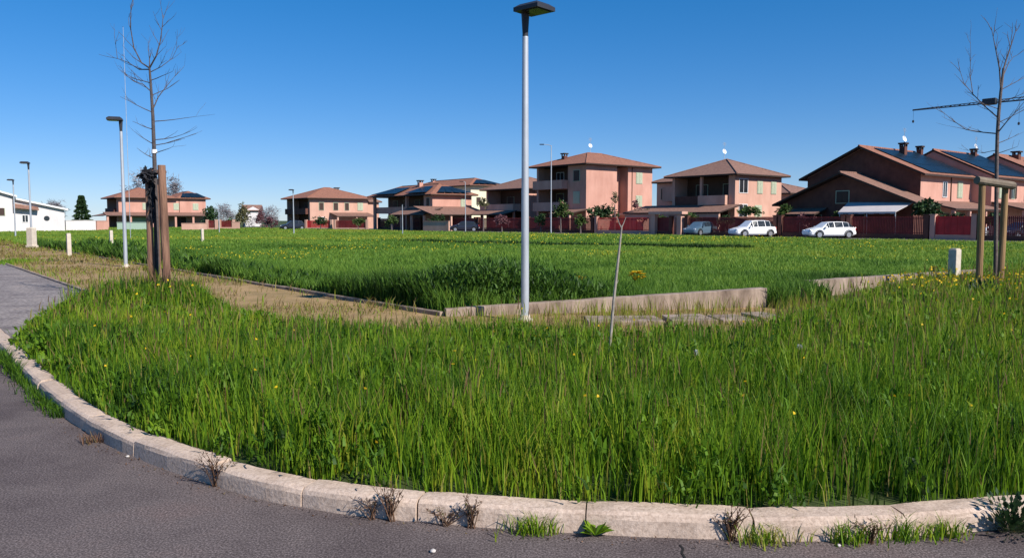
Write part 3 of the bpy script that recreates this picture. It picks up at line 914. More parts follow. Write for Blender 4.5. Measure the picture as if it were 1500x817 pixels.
# dark bushy weed at right
c = at(1480, 778, 0.0); b = MB()
for k in range(420):
    d = Vector((rnd.gauss(0, 1), rnd.gauss(0, 0.7), abs(rnd.gauss(0, 0.9)))).normalized()
    b.tint = rnd.random()
    b.sprig(d * Vector((0.18, 0.10, 0.16)).length * rnd.uniform(0.2, 1.0) * 0.75, d + Vector((0, 0, 0.3)), rnd.uniform(0.03, 0.055), rnd.uniform(0.015, 0.028))
tag(b.build('leafy_weed', M['leaf_dark'], None, c, fix=False), 'dark bushy leafy weed over the kerb at the right edge', 'weed', WG)
# dark weed by the right tree's foot
c = at(1435, 452); b = MB()
for k in range(700):
    d = Vector((rnd.gauss(0, 1), rnd.gauss(0, 0.7), abs(rnd.gauss(0, 0.8)))).normalized()
    b.tint = rnd.random() * 0.8
    b.sprig(d * rnd.uniform(0.1, 0.55), d + Vector((0, 0, 0.3)), rnd.uniform(0.06, 0.11), rnd.uniform(0.03, 0.05))
tag(b.build('leafy_weed', M['leaf_dark'], None, c, fix=False), 'dark green leafy weed at the foot of the staked right tree', 'weed')

L_ = []
for k in range(5200):
    i = rnd.randint(0, len(KERB) - 1); q = KERB[i] - kerb_normal(i) * (abs(rnd.gauss(0, 0.07)) ** 1.0 + 0.004) + Vector((rnd.gauss(0, 0.04), 0, 0))
    if q.y < 11 and abs(q.x) < 0.7 * q.y + 0.5: L_.append((q.x, q.y, 0.004))
L_ = np.array(L_); N = len(L_)
V, q, t_, tt = blade_arrays(L_, nr.uniform(0.004, 0.018, N), nr.uniform(0.004, 0.013, N), nr.uniform(0.8, 1.2, N), nr.uniform(0, 0.85, N))
tag(fast_mesh('litter', V, q, t_, tt, M['dryweed']), 'brown grit and leaf crumbs gathered along the foot of the kerb', 'litter', kind='stuff')
# pebbles and crack on the road
for px, py, r_, lb in ((634, 806, 0.016, 'white pebble lying alone on the asphalt below the middle of the kerb'), (187, 668, 0.013, 'small pale pebble at the kerb foot on the left'), (1228, 798, 0.012, 'small pale pebble by the kerb near the right grass tufts')):
    bm = bmesh.new()
    bmesh.ops.create_icosphere(bm, subdivisions=2, radius=r_)
    for v in bm.verts:
        v.co *= 1 + rnd.uniform(-0.12, 0.12); v.co.z *= 0.65
    me = bpy.data.meshes.new('pebble'); bm.to_mesh(me); bm.free(); me.materials.append(M['pebble'])
    o = link_mesh('pebble', me, None, at(px, py, r_ * 0.6)); tag(o, lb, 'pebble', 'pebbles on the road')
mb = MB()
prev = None
cpts = [at(996, 797, 0.003), at(1001, 803, 0.003), at(999, 809, 0.003), at(1004, 817, 0.003), at(1002, 830, 0.003), at(1012, 850, 0.003)]
for a, b in zip(cpts, cpts[1:]):
    w1 = 0.006
    mb.add([a + Vector((-w1, 0, 0)), a + Vector((w1, 0, 0)), b + Vector((w1, 0, 0)), b + Vector((-w1, 0, 0))], [(0, 1, 2, 3)])
o = mb.build('road_crack', M['crack']); tag(o, 'short dark crack in the asphalt running from the kerb joint', 'crack', kind='structure')

# ------------------------------------------------------------------ street lamps
def lamp_proto(px, py, azi, label, group='square headed lamp posts', H=4.80):
    c = at(px, py)
    r = empty('street_lamp', c, azi); tag(r, label, 'street lamp', group)
    b = MB()
    b.lathe([(0.064, -0.1), (0.064, 0.02), (0.062, 0.9), (0.056, 2.5), (0.047, H - 0.36), (0.046, H - 0.35)], 16)
    b.build('pole', M['galv'], r, smooth=False)
    b = MB(); b.lathe([(0.13, 0.0), (0.13, 0.03), (0.085, 0.06), (0.082, 0.10)], 16)
    b.build('base_collar', M['post'], r)
    b = MB(); b.lathe([(0.045, H - 0.352), (0.046, H - 0.3), (0.062, H - 0.05), (0.066, H)], 14)
    b.build('neck', M['lampdark'], r)
    b = MB()
    # flat square head: bevelled shoe box, the pole near its back edge
    s0, s1 = -0.06, 0.42
    wv = 0.215
    z0 = H
    b.prism([(s0, -wv), (s1, -wv), (s1, wv), (s0, wv)], z0, z0 + 0.06)
    b.add([(s0, -wv, z0 + 0.06), (s1, -wv, z0 + 0.06), (s1, wv, z0 + 0.06), (s0, wv, z0 + 0.06), (s0 + 0.07, -wv + 0.07, z0 + 0.11), (s1 - 0.07, -wv + 0.07, z0 + 0.11), (s1 - 0.07, wv - 0.07, z0 + 0.11), (s0 + 0.07, wv - 0.07, z0 + 0.11)],
          [(0, 1, 5, 4), (1, 2, 6, 5), (2, 3, 7, 6), (3, 0, 4, 7), (4, 5, 6, 7)])
    hd = b.build('lamp_head', M['lampdark'], r)
    b = MB(); b.prism([(s0 + 0.16, -wv + 0.05), (s1 - 0.04, -wv + 0.05), (s1 - 0.04, wv - 0.05), (s0 + 0.16, wv - 0.05)], z0 - 0.012, z0 - 0.002)
    b.build('lens', M['lens'], hd)
    return r
lamp = lamp_proto(769, 470, math.atan2(-0.66, 0.75), 'tall pale steel lamp post with flat square head in the middle of the picture')
road_az = math.atan2(-0.35, -0.94)
for px, py, lb in ((184.5, 391, 'square headed lamp post by the earth path beside the left staked tree'),
                   (47, 362, 'lamp post rising from a wide pale plinth on the left path'),
                   (22, 345, 'small distant lamp post before the white house')):
    o = copy_tree(lamp); o.location = at(px, py); o.rotation_euler = (0, 0, road_az); o['label'] = lb
    o.scale = (1, 1, 1.04)
    if px == 22: o.location = (-42.5, 67.3, G)
o = copy_tree(lamp); o.location = (-23.3, 84.0, G); o.rotation_euler = (0, 0, math.pi); o['label'] = 'distant lamp post before the dark car and hip roofed house'
o = copy_tree(lamp); o.location = (28.35, 43.0, G); o.rotation_euler = (0, 0, math.pi); o['label'] = 'lamp post at the right edge with only its dark head inside the picture'
# plinth
c = at(47, 363)
b = MB(); b.lathe([(0.33, -0.05), (0.33, 0.14), (0.26, 0.16), (0.25, 1.15), (0.20, 1.2), (0.10, 1.21)], 4)
tag(b.build('lamp_plinth', M['post'], None, c, rz=0.6), 'wide pale concrete plinth round the foot of the left lamp post', 'plinth')

def mast(px, Y, top, label, rad=0.06, arm=None, name='light_pole', grp=None):
    X = (px - CX) / F * Y
    H = atY(px, top, Y).z - G
    r = empty(name, (X, Y, G)); tag(r, label, 'pole', grp)
    b = MB(); b.tube([(0, 0, -0.1), (0, 0, H * 0.5), (0, 0, H)], [rad, rad * 0.85, rad * 0.6], 8); b.build('pole', M['galv'], r)
    if arm:
        b = MB(); b.tube([(0, 0, H - 0.08), (-arm * 0.4, 0, H + 0.06), (-arm, 0, H + 0.10)], rad * 0.45, 6); b.build('arm', M['galv'], r)
        b = MB(); b.box(-arm - 0.55, -arm, -0.14, 0.14, H + 0.05, H + 0.16); b.build('lamp_head', M['lampdark'], r, bevel=0.03)
    else:
        b = MB(); b.lathe([(rad * 0.7, H), (rad * 0.7, H + 0.04), (0.01, H + 0.07)], 8); b.build('cap', M['lampdark'], r)
mast(807, 98, 213, 'tall thin street light with short arm before the three storey house', 0.085, 0.9)
mast(682, 108, 267, 'thin light pole before the cream walled house', 0.07, 0.25)
mast(590, 88, 300, 'thin pale pole standing before the dark loggia house', 0.055)
mast(322, 100, 300, 'thin white pole beside the shrubs on the left side of the meadow', 0.06)
mast(192, 62, 40, 'very tall thin grey mast just behind the left lamp post', 0.024, name='mast')

# marker posts
pb = MB(); pb.box(-0.085, 0.085, -0.085, 0.085, -0.05, 1.0); pb.box(-0.072, 0.072, -0.072, 0.072, 1.0, 1.03)
mp = pb.build('marker_post', M['post'], None, bevel=0.012)
for i, (px, top, Y, lb) in enumerate(((101.5, 340, None, 'pale concrete marker post left of the two on the path edge, fully visible'), (163.5, 345, 46, 'pale marker post half hidden in tall dark grass by the left lamp'),
                                      (297, 338.5, 56, 'small pale marker post out in the meadow right of the staked tree'), (1399, 364, 18.15, 'pale square marker post behind the low wall on the right'))):
    o = mp if i == 0 else mp.copy()
    if i: col.objects.link(o)
    p = at(101.5, 375) if Y is None else Vector(((px - CX) / F * Y, Y, G))
    o.location = p; o.rotation_euler = (0, 0, 0.75 if i < 3 else 0.5)
    if i == 3: o.scale = (1.15, 1.15, 0.93)
    tag(o, lb, 'post', 'pale concrete marker posts')

# ------------------------------------------------------------------ bare trees
def branch(b, p, d, L, r, depth, n=7, droop=0.0, gen=2):
    pts, rad = [p], [r]
    q, dd = p.copy(), d.normalized()
    for k in range(4):
        dd = (dd + Vector((rnd.gauss(0, 0.10), rnd.gauss(0, 0.10), rnd.gauss(0.05, 0.06) - droop))).normalized()
        q = q + dd * L / 4
        pts.append(q.copy()); rad.append(r * (1 - 0.2 * (k + 1)) + 0.0012)
    b.tube(pts, rad, max(4, n))
    if depth > 0:
        for k in range(gen + rnd.randint(0, 1)):
            i = rnd.randint(1, 4)
            a = pts[i]
            sd = (dd + Vector((rnd.gauss(0, 0.6), rnd.gauss(0, 0.6), rnd.uniform(-0.1, 0.5)))).normalized()
            branch(b, a, sd, L * rnd.uniform(0.35, 0.6), rad[i] * 0.6, depth - 1, 4, droop, gen)

def px_path(pts, Y):
    return [atY(x, y, Y + dy) for x, y, dy in pts]

def bare_tree(name, base, trunk_px, limbs, twigs, Y, rads, m, label, tie=None):
    r = empty(name, base); tag(r, label, 'tree')
    O = Vector(base)
    b = MB()
    tp = [p - O for p in px_path(trunk_px, Y)]
    tp[0] = Vector((tp[0].x, tp[0].y, -0.1))
    b.tube(tp, rads, 9)
    b.build('trunk', m, r)
    b = MB()
    for pts, r0 in limbs:
        pp = [p - O for p in px_path(pts, Y)]
        n = len(pp)
        b.tube(pp, [r0 * (1 - 0.75 * i / (n - 1)) for i in range(n)], 6)
        for i in range(1, n):
            for k in range(2):
                d = (pp[i] - pp[i - 1]).normalized() + Vector((rnd.gauss(0, 0.5), rnd.gauss(0, 0.6), rnd.uniform(0, 0.3)))
                branch(b, pp[i].lerp(pp[i - 1], rnd.random() * 0.5), d, rnd.uniform(0.18, 0.5), r0 * 0.36, 1, 4, gen=1)
    for x, y, dx, dy, L in twigs:
        p = atY(x, y, Y) - O
        d = Vector((dx, rnd.uniform(-0.6, 0.6), dy))
        branch(b, p, d, L, 0.0085, 1, 4, 0.02, gen=2)
    b.build('crown', m, r)
    if tie:
        b = MB(); p = atY(tie[0], tie[1], Y) - O
        b.tube([p - Vector((0, 0, 0.035)), p + Vector((0, 0, 0.035))], 0.05, 10); b.build('tape', M['tape'], r)
    return r

YL = 14.9
bl = Vector(((230 - CX) / F * YL, YL, G))
bare_tree('bare_tree', bl, [(231, 446, 0), (229, 330, 0), (226.5, 240, 0), (224, 170, 0), (221, 125, 0), (219, 99, 0)],
          [([(219, 100, 0), (207, 92, 0.1), (196, 70, 0.15), (191, 40, 0.1), (192, 10, 0.1), (200, -22, 0.1)], 0.016),
           ([(219, 100, 0), (229, 82, -0.1), (235, 60, -0.1), (238, 36, -0.05), (239, 22, 0)], 0.016),
           ([(219, 99, 0), (219, 86, 0.1), (217, 74, 0.3)], 0.012),
           ([(224, 160, 0), (232, 142, 0.2), (246, 124, 0.4), (256, 112, 0.5)], 0.012),
           ([(222, 135, 0), (210, 124, -0.1), (196, 119, -0.2), (184, 110, -0.2)], 0.012),
           ([(219, 102, 0), (204, 102, 0.2), (188, 92, 0.4), (172, 86, 0.6), (168, 55, 0.7)], 0.012),
           ([(220, 106, 0), (236, 98, 0), (252, 86, 0.1), (262, 66, 0.1)], 0.010)],
          [(225, 178, 1, 0.22, 0.75), (225.5, 205, 1, 0.18, 0.7), (225.5, 213, 1, 0.28, 0.8), (226, 225, 1, 0.25, 0.6), (224, 165, -1, 0.35, 0.6), (225, 190, -1, 0.3, 0.45), (226, 212, -1, 0.4, 0.5),
           (222, 140, 1, 0.5, 0.6), (221, 122, -1, 0.3, 0.7), (221, 118, 1, 0.3, 0.5), (226, 232, -1, 0.4, 0.35)],
          YL, [0.052, 0.046, 0.038, 0.030, 0.023, 0.018], M['bark_dark'], 'bare young tree held by reddish stakes on the left, white tape on its trunk', (226, 222))
# stakes of the left tree
def stake_frame(label, posts, beam, m, mbm, extra=None):
    pts = [Vector(p[:3]) for p in posts]
    o = sum(pts, Vector()) / len(pts); o.z = G
    r = empty('tree_stakes', o); tag(r, label, 'tree stakes')
    for (x0, y0, z0, x1, y1, z1, rad) in posts:
        b = MB(); b.tube([Vector((x0, y0, z0)) - o, Vector(((x0 + x1) / 2 + 0.004, (y0 + y1) / 2, (z0 + z1) / 2)) - o, Vector((x1, y1, z1)) - o], [rad * 1.02, rad, rad * 0.95], 12)
        b.build('stake', m, r, bevel=0.006)
    for (a, c, rad, n) in beam:
        b = MB(); b.tube([Vector(a) - o, (Vector(a) + Vector(c)) / 2 - o, Vector(c) - o], rad, n); b.build('crossbar', mbm, r)
    return r, o
def stk(xb, xt, yt, Y, rad, zb=0.0):
    a = Vector(((xb - CX) / F * Y, Y, zb)); t = atY(xt, yt, Y)
    return (a.x, a.y, a.z, t.x, t.y, t.z, rad)
r, o = stake_frame('three reddish brown stakes with short crossbar round the left bare tree',
            [stk(243, 236.5, 242, 14.5, 0.074), stk(220, 216.5, 252, 14.75, 0.06), stk(232, 229, 262, 15.4, 0.035)],
            [(atY(212, 252, 14.66), atY(241, 252, 15.3), 0.045, 10)], M['stake'], M['stake'])
# dark rag hanging from the crossbar and trunk
b = MB()
p0 = atY(217, 256, 14.56)
for k in range(150):
    a = Vector((rnd.gauss(0, 0.05), rnd.gauss(0, 0.04), rnd.gauss(0, 0.045)))
    d = Vector((rnd.gauss(0, 0.8), rnd.gauss(0, 0.5), rnd.gauss(-0.3, 0.6)))
    b.leaf(p0 + a, d, rnd.uniform(0.06, 0.12), rnd.uniform(0.04, 0.08), Vector((rnd.gauss(0, 1), 1, rnd.gauss(0, 1))))
for k in range(110):
    t = rnd.random()
    a = atY(221 + rnd.gauss(0, 2.0 - t), 262 + 55 * t, 14.68)
    b.leaf(a, Vector((rnd.gauss(0, 0.3), rnd.gauss(0, 0.3), -1)), rnd.uniform(0.08, 0.2), rnd.uniform(0.03, 0.06), Vector((rnd.gauss(0, 1), 1, 0)))
ro = b.build('dark_rag', M['rag'], None, fix=False); tag(ro, 'ragged black cloth tied round the top of the left tree stakes', 'cloth')

YR = 17.2
br = Vector(((1459 - CX) / F * YR, YR, G))
bare_tree('bare_tree', br, [(1458, 432, 0), (1459, 330, 0), (1460, 235, 0), (1461, 198, 0), (1463, 165, 0), (1466, 135, 0), (1470, 100, 0)],
          [([(1469, 106, 0), (1474, 88, 0.1), (1482, 64, 0.1), (1489, 42, 0.1)], 0.02),
           ([(1466, 130, 0), (1464, 100, -0.1), (1458, 70, -0.2), (1452, 40, -0.2)], 0.018),
           ([(1470, 110, 0), (1478, 92, 0.2), (1486, 82, 0.3)], 0.012),
           ([(1461, 172, 0), (1445, 158, 0.2), (1425, 138, 0.4), (1412, 122, 0.5), (1405, 100, 0.6)], 0.014),
           ([(1461, 196, 0), (1440, 194, 0.2), (1415, 190, 0.3), (1398, 178, 0.4), (1378, 162, 0.5)], 0.014),
           ([(1462, 194, 0), (1475, 178, -0.2), (1490, 162, -0.3), (1503, 146, -0.4)], 0.014),
           ([(1425, 138, 0.4), (1421, 110, 0.5), (1422, 78, 0.5), (1421, 52, 0.6)], 0.009),
           ([(1460, 220, 0), (1440, 224, 0.2), (1415, 220, 0.3)], 0.008)],
          [(1466, 132, 1, 0.6, 0.8), (1464, 150, 1, 0.35, 0.6), (1463, 160, -1, 0.5, 0.6), (1461, 210, 1, 0.25, 0.5), (1460, 225, 1, 0.2, 0.4), (1462, 180, 1, 0.4, 0.8)],
          YR, [0.046, 0.042, 0.038, 0.036, 0.034, 0.03, 0.024], M['bark'], 'bare young tree between two yellowish stakes with crossbar on the right')
stake_frame('two yellowish round stakes joined by a grey crossbar around the right bare tree',
            [stk(1436, 1439, 268, 16.7, 0.068), stk(1467, 1473, 268, 17.0, 0.068)],
            [(atY(1431, 264, 16.6), atY(1484, 272, 16.9), 0.085, 10)], M['stake_y'], M['beam'])
# thin pale sapling
c = at(892, 545)
r = empty('sapling', c); tag(r, 'thin pale leafless sapling leaning slightly in the verge grass', 'sapling')
b = MB()
pp = [c + Vector((0, 0, -0.05)) - c, atY(894, 500, c.y) - c, atY(899, 440, c.y) - c, atY(905, 385, c.y) - c, atY(911, 330, c.y) - c]
b.tube(pp, [0.018, 0.016, 0.015, 0.014, 0.008], 8); b.build('trunk', M['bark_pale'], r)
b = MB()
for x, y in ((904, 318), (917, 318)):
    b.tube([atY(910.5, 334, c.y) - c, atY((910 + x) / 2, 327, c.y) - c, atY(x, y, c.y) - c], [0.007, 0.005, 0.003], 5)
b.tube([atY(901, 420, c.y) - c, atY(906, 410, c.y) - c], [0.006, 0.003], 5)
b.build('twigs', M['bark_pale'], r)

# ------------------------------------------------------------------ leafy trees and shrubs far off
def leafy(name, X, Y, lumps, n, size, m, label, trunk=0.0, group=None, cat='tree', tm=None, crown='crown', thin=1.0):
    """lumps: (dx, dy, z, rx, ry, rz) clusters of leaf faces"""
    r = empty(name, (X, Y, G)); tag(r, label, cat, group)
    b = MB()
    tot = sum(l[3] * l[4] * l[5] for l in lumps)
    for (dx, dy, z, rx, ry, rz) in lumps:
        k = max(20, int(n * rx * ry * rz / tot))
        # sub clumps make dark gaps and an uneven edge
        subs = [(Vector((rnd.gauss(0, 0.5) * rx, rnd.gauss(0, 0.5) * ry, rnd.gauss(0, 0.5) * rz)), rnd.uniform(0.25, 0.5), rnd.uniform(-0.25, 0.25)) for _ in range(14)]
        for j in range(k):
            c_, s_, tv = subs[j % 14]
            d = Vector((rnd.gauss(0, 1), rnd.gauss(0, 1), rnd.gauss(0, 1))).normalized() * rnd.random() ** 0.5
            p = Vector((dx, dy, z)) + c_ + Vector((d.x * rx, d.y * ry, d.z * rz)) * s_
            if p.z < 0.05: p.z = 0.05
            b.tint = min(1, max(0, 0.5 + tv + rnd.gauss(0, 0.2)))
            b.leaf(p, (rnd.gauss(0, 1), rnd.gauss(0, 1), rnd.gauss(0.1, 0.8)), size * rnd.uniform(0.6, 1.3), size * rnd.uniform(0.4, 0.8) * thin, Vector((rnd.gauss(0, 1), rnd.gauss(0, 1), 0.4)))
    b.build(crown, m, r, fix=False)
    b = MB()
    zt = trunk or 0.5
    b.tube([(0, 0, -0.1), (0.03, 0, zt * 0.5), (0, 0.02, zt + 0.4)], [0.13, 0.1, 0.06], 7)
    b.build('trunk', tm or M['bark'], r)
    return r
def px_leafy(name, px, Y, w_px, y_top, y_bot, n, size, m, label, trunk=0.0, **k):
    X = (px - CX) / F * Y
    zt, zb = atY(px, y_top, Y).z - G, max(0.05, atY(px, y_bot, Y).z - G)
    rx = w_px / F * Y / 2
    rz = (zt - zb) / 2
    lumps = [(0, 0, (zt + zb) / 2, rx * 0.75, rx * 0.75, rz * 0.75), (-rx * 0.4, 0, zb + rz * 0.8, rx * 0.5, rx * 0.5, rz * 0.5), (rx * 0.45, 0.3, zb + rz * 0.9, rx * 0.5, rx * 0.5, rz * 0.55), (rx * 0.1, -0.2, zt - rz * 0.4, rx * 0.4, rx * 0.4, rz * 0.35)]
    return leafy(name, X, Y, lumps, n, size, m, label, trunk, **k)
# conifer
r = empty('conifer', ((122 - CX) / F * 135, 135, G)); tag(r, 'dark pointed conifer between white wall and left pink house', 'tree')
b = MB()
Hc = atY(122, 286, 135).z
for k in range(2600):
    t = rnd.random() ** 0.8
    rr = 1.9 * (1 - t) * (0.75 + 0.25 * math.sin(t * 40)) + 0.08
    a = rnd.uniform(0, 6.28); q = rr * rnd.random() ** 0.4
    b.tint = rnd.random()
    b.leaf((math.cos(a) * q, math.sin(a) * q, 0.6 + t * (Hc - 0.7)), (math.cos(a), math.sin(a), -0.35), 0.5, 0.22, Vector((rnd.gauss(0, 1), rnd.gauss(0, 1), 1)))
b.build('crown', M['leaf_dark'], r, fix=False)
b = MB(); b.tube([(0, 0, -0.1), (0, 0, Hc * 0.5), (0, 0, Hc * 0.95)], [0.2, 0.12, 0.02], 7); b.build('trunk', M['bark_dark'], r)
# bare crowns far off: fine twig clouds
FT = 'leafless trees behind the houses'
px_leafy('far_tree', 80, 175, 44, 292, 325, 2200, 0.9, M['twig_far'], 'grey leafless tree rising behind the white house roof', 3, group=FT, thin=0.16)
px_leafy('far_tree', 207, 190, 38, 252, 312, 900, 1.3, M['twig_far'], 'faint leafless tree behind the left pink house, left of the stakes', 4, group=FT, thin=0.16)
px_leafy('far_tree', 256, 190, 26, 254, 300, 600, 1.3, M['twig_far'], 'faint leafless tree behind the left pink house, right of the stakes', 4, group=FT, thin=0.16)
px_leafy('far_tree', 329, 195, 40, 297, 330, 1500, 0.9, M['twig_far'], 'pale leafless tree behind the thin white pole', 3, group=FT, thin=0.16)
px_leafy('far_tree', 392, 190, 46, 302, 332, 1800, 0.9, M['twig_far'], 'brownish leafless tree left of the hip roofed house', 3, group=FT, thin=0.16)
px_leafy('far_tree', 20, 200, 60, 290, 325, 1500, 0.9, M['twig_far'], 'leafless tree mostly hidden behind the white house', 3, group=FT, thin=0.16)
SG = 'shrubs and small trees along the far houses'
px_leafy('shrub', 308, 140, 26, 302, 331, 900, 0.4, M['leaf_dark'], 'dark round evergreen shrub at the right end of the left pink house', group=SG, cat='shrub', crown='foliage')
px_leafy('small_tree', 357, 150, 20, 296, 333, 700, 0.45, M['leaf_pale'], 'olive green small tree between shrubs left of the meadow', 1.5, group=SG)
px_leafy('shrub', 382, 150, 12, 306, 333, 400, 0.35, M['leaf_red'], 'narrow dark purple shrub beside the olive green tree', group=SG, cat='shrub', crown='foliage')
px_leafy('shrub', 397, 145, 20, 316, 334, 400, 0.35, M['leaf_red'], 'low pinkish plum shrub left of the dark car', group=SG, cat='shrub', crown='foliage')
px_leafy('shrub', 337, 150, 24, 318, 334, 400, 0.4, M['leaf_mid'], 'low green shrub left of the olive green tree', group=SG, cat='shrub', crown='foliage')
px_leafy('small_tree', 821, 100, 26, 294, 320, 900, 0.3, M['leaf_mid'], 'green small tree before the balconies of the three storey house', 1.6, group=SG)
px_leafy('shrub', 880, 99, 46, 300, 326, 1600, 0.3, M['leaf_dark'], 'wide dark domed shrub before the three storey house', group=SG, cat='shrub', crown='foliage')
px_leafy('shrub', 941, 98, 24, 307, 324, 700, 0.28, M['leaf_dark'], 'small dark round shrub by the right end of the three storey house', group=SG, cat='shrub', crown='foliage')
px_leafy('small_tree', 900, 97.5, 10, 280, 300, 160, 0.25, M['leaf_pale'], 'slender sparse tree against the three storey house recess', 3.2, group=SG)
px_leafy('small_tree', 931, 97, 10, 293, 306, 200, 0.25, M['leaf_red'], 'slender tree with small reddish crown above the round shrub', 2.2, group=SG)
px_leafy('shrub', 1098, 83, 36, 303, 316, 500, 0.28, M['leaf_mid'], 'low green shrub behind the fence before the hip roofed pink house', group=SG, cat='shrub', crown='foliage')
px_leafy('shrub', 1146, 79, 22, 298, 318, 500, 0.28, M['leaf_mid'], 'green shrub left of the gabled terrace', group=SG, cat='shrub', crown='foliage')
px_leafy('small_tree', 1355, 68.5, 42, 291, 322, 1500, 0.3, M['leaf_dark'], 'dark spreading palm like tree beside the pale awning', 1.5, group=SG)
px_leafy('small_tree', 708, 112, 14, 290, 306, 260, 0.3, M['leaf_pale'], 'brownish small tree before the cream wall', 2, group=SG)
px_leafy('shrub', 1010, 88, 30, 312, 322, 320, 0.26, M['leaf_mid'], 'trailing green shrub over the wall behind the blue car', group=SG, cat='shrub', crown='foliage')

for i, (px, Y, wp, yt, m_, lb) in enumerate(((470, 130, 22, 317, 'leaf_dark', 'dark low shrub behind the red fence of the small red roofed house'), (525, 128, 18, 318, 'leaf_mid', 'green low shrub at the right end of the small red roofed house'),
        (574, 121, 20, 316, 'leaf_mid', 'green shrub behind the fence below the long loggia'), (640, 114, 26, 314, 'leaf_dark', 'dark shrub over the peach garden wall'), (735, 106, 26, 314, 'leaf_red', 'plum coloured shrub behind the fence left of the tall lamp post'),
        (792, 102, 18, 312, 'leaf_dark', 'dark shrub just right of the tall lamp post behind the fence'), (850, 98.5, 20, 315, 'leaf_mid', 'green shrub between small tree and domed shrub'), (968, 92, 16, 314, 'leaf_mid', 'green shrub above the pale gateway'),
        (1062, 86, 30, 315, 'leaf_dark', 'dark shrub behind the fence between blue and white cars'), (1180, 77.5, 26, 313, 'leaf_red', 'reddish shrub before the low brown gable'), (1226, 75, 18, 312, 'leaf_mid', 'green shrub left of the pale awning'),
        (1395, 66.5, 34, 312, 'leaf_dark', 'dark shrub above the bright red fence'), (1455, 63.5, 30, 314, 'leaf_dark', 'dark shrub behind the fence between the right stakes'))):
    px_leafy('shrub', px, Y, wp, yt, 331, 600, 0.26, M[m_], lb, group=SG, cat='shrub', crown='foliage')
# ------------------------------------------------------------------ houses
TH = math.atan2(0.62, 0.785)
def hip_roof(x0, x1, y0, y1, e, pk, ov=0.7, m='tile', parent=None, name='roof'):
    x0 -= ov; x1 += ov; y0 -= ov; y1 += ov
    wx, wy = x1 - x0, y1 - y0
    if wx >= wy:
        a, c = (x0 + wy / 2, (y0 + y1) / 2), (x1 - wy / 2, (y0 + y1) / 2)
        if wx - wy < 0.1: c = (a[0] + 0.1, a[1])
        top = [(0, 1, 5, 4), (1, 2, 5), (2, 3, 4, 5), (3, 0, 4)]
    else:
        a, c = ((x0 + x1) / 2, y0 + wx / 2), ((x0 + x1) / 2, y1 - wx / 2)
        top = [(0, 1, 4), (1, 2, 5, 4), (2, 3, 5), (3, 0, 4, 5)]
    b = MB()
    z = e + 0.16
    b.add([(x0, y0, z), (x1, y0, z), (x1, y1, z), (x0, y1, z), (*a, pk), (*c, pk)], top)
    b.cur = 1
    q0 = [(x0, y0), (x1, y0), (x1, y1), (x0, y1)]
    vs_ = [(x, y, e + 0.01) for x, y in q0] + [(x, y, z) for x, y in q0]
    b.add(vs_, [(3, 2, 1, 0)] + [(i, (i + 1) % 4, 4 + (i + 1) % 4, 4 + i) for i in range(4)])
    b.cur = 0
    for p, q in ((0, a), (1, c if wx >= wy else a), (2, c), (3, a if wx >= wy else c)):
        b.tube([(q0[p][0], q0[p][1], z + 0.02), (q[0], q[1], pk + 0.02)], 0.09, 5)
    b.tube([(*a, pk + 0.02), (*c, pk + 0.02)], 0.1, 5)
    return b.build(name, [M[m], M['fascia']], parent)
def gable_roof(x0, x1, y0, y1, e, pk, ov=0.6, m='tile', parent=None, name='roof', th=0.2):
    """ridge along x"""
    x0 -= ov; x1 += ov
    ym = (y0 + y1) / 2
    sl_ = (pk - e) / (ym - y0)
    b = MB()
    for y_e in (y0 - ov, y1 + ov):
        ze = pk - sl_ * abs(ym - y_e)
        b.cur = 0
        b.add([(x0, y_e, ze + th), (x1, y_e, ze + th), (x1, ym, pk + th), (x0, ym, pk + th)], [(0, 1, 2, 3)])
        b.cur = 1
        b.add([(x0, y_e, ze + 0.012), (x1, y_e, ze + 0.012), (x1, ym, pk + 0.012), (x0, ym, pk + 0.012), (x0, y_e, ze + th), (x1, y_e, ze + th), (x1, ym, pk + th), (x0, ym, pk + th)],
              [(0, 1, 2, 3), (0, 1, 5, 4), (1, 2, 6, 5), (3, 0, 4, 7)])
    b.cur = 0
    b.tube([(x0, ym, pk + th), (x1, ym, pk + th)], 0.11, 6)
    return b.build(name, [M[m], M['fascia']], parent)
def lean_roof(parent, u0, u1, v0, v1, z_in, z_out, side='L', m='tile_old', name='porch_roof'):
    b = MB()
    if side == 'L':      # slopes down towards -u
        top = [(u0, v0, z_out), (u1, v0, z_in), (u1, v1, z_in), (u0, v1, z_out)]
    else:                # slopes down towards -v
        top = [(u0, v0, z_out), (u1, v0, z_out), (u1, v1, z_in), (u0, v1, z_in)]
    b.add([(x, y, z + 0.15) for x, y, z in top], [(0, 1, 2, 3)])
    b.cur = 1
    b.add([(x, y, z) for x, y, z in top] + [(x, y, z + 0.15) for x, y, z in top], [(3, 2, 1, 0), (0, 1, 5, 4), (1, 2, 6, 5), (2, 3, 7, 6), (3, 0, 4, 7)])
    return b.build(name, [M[m], M['fascia']], parent)
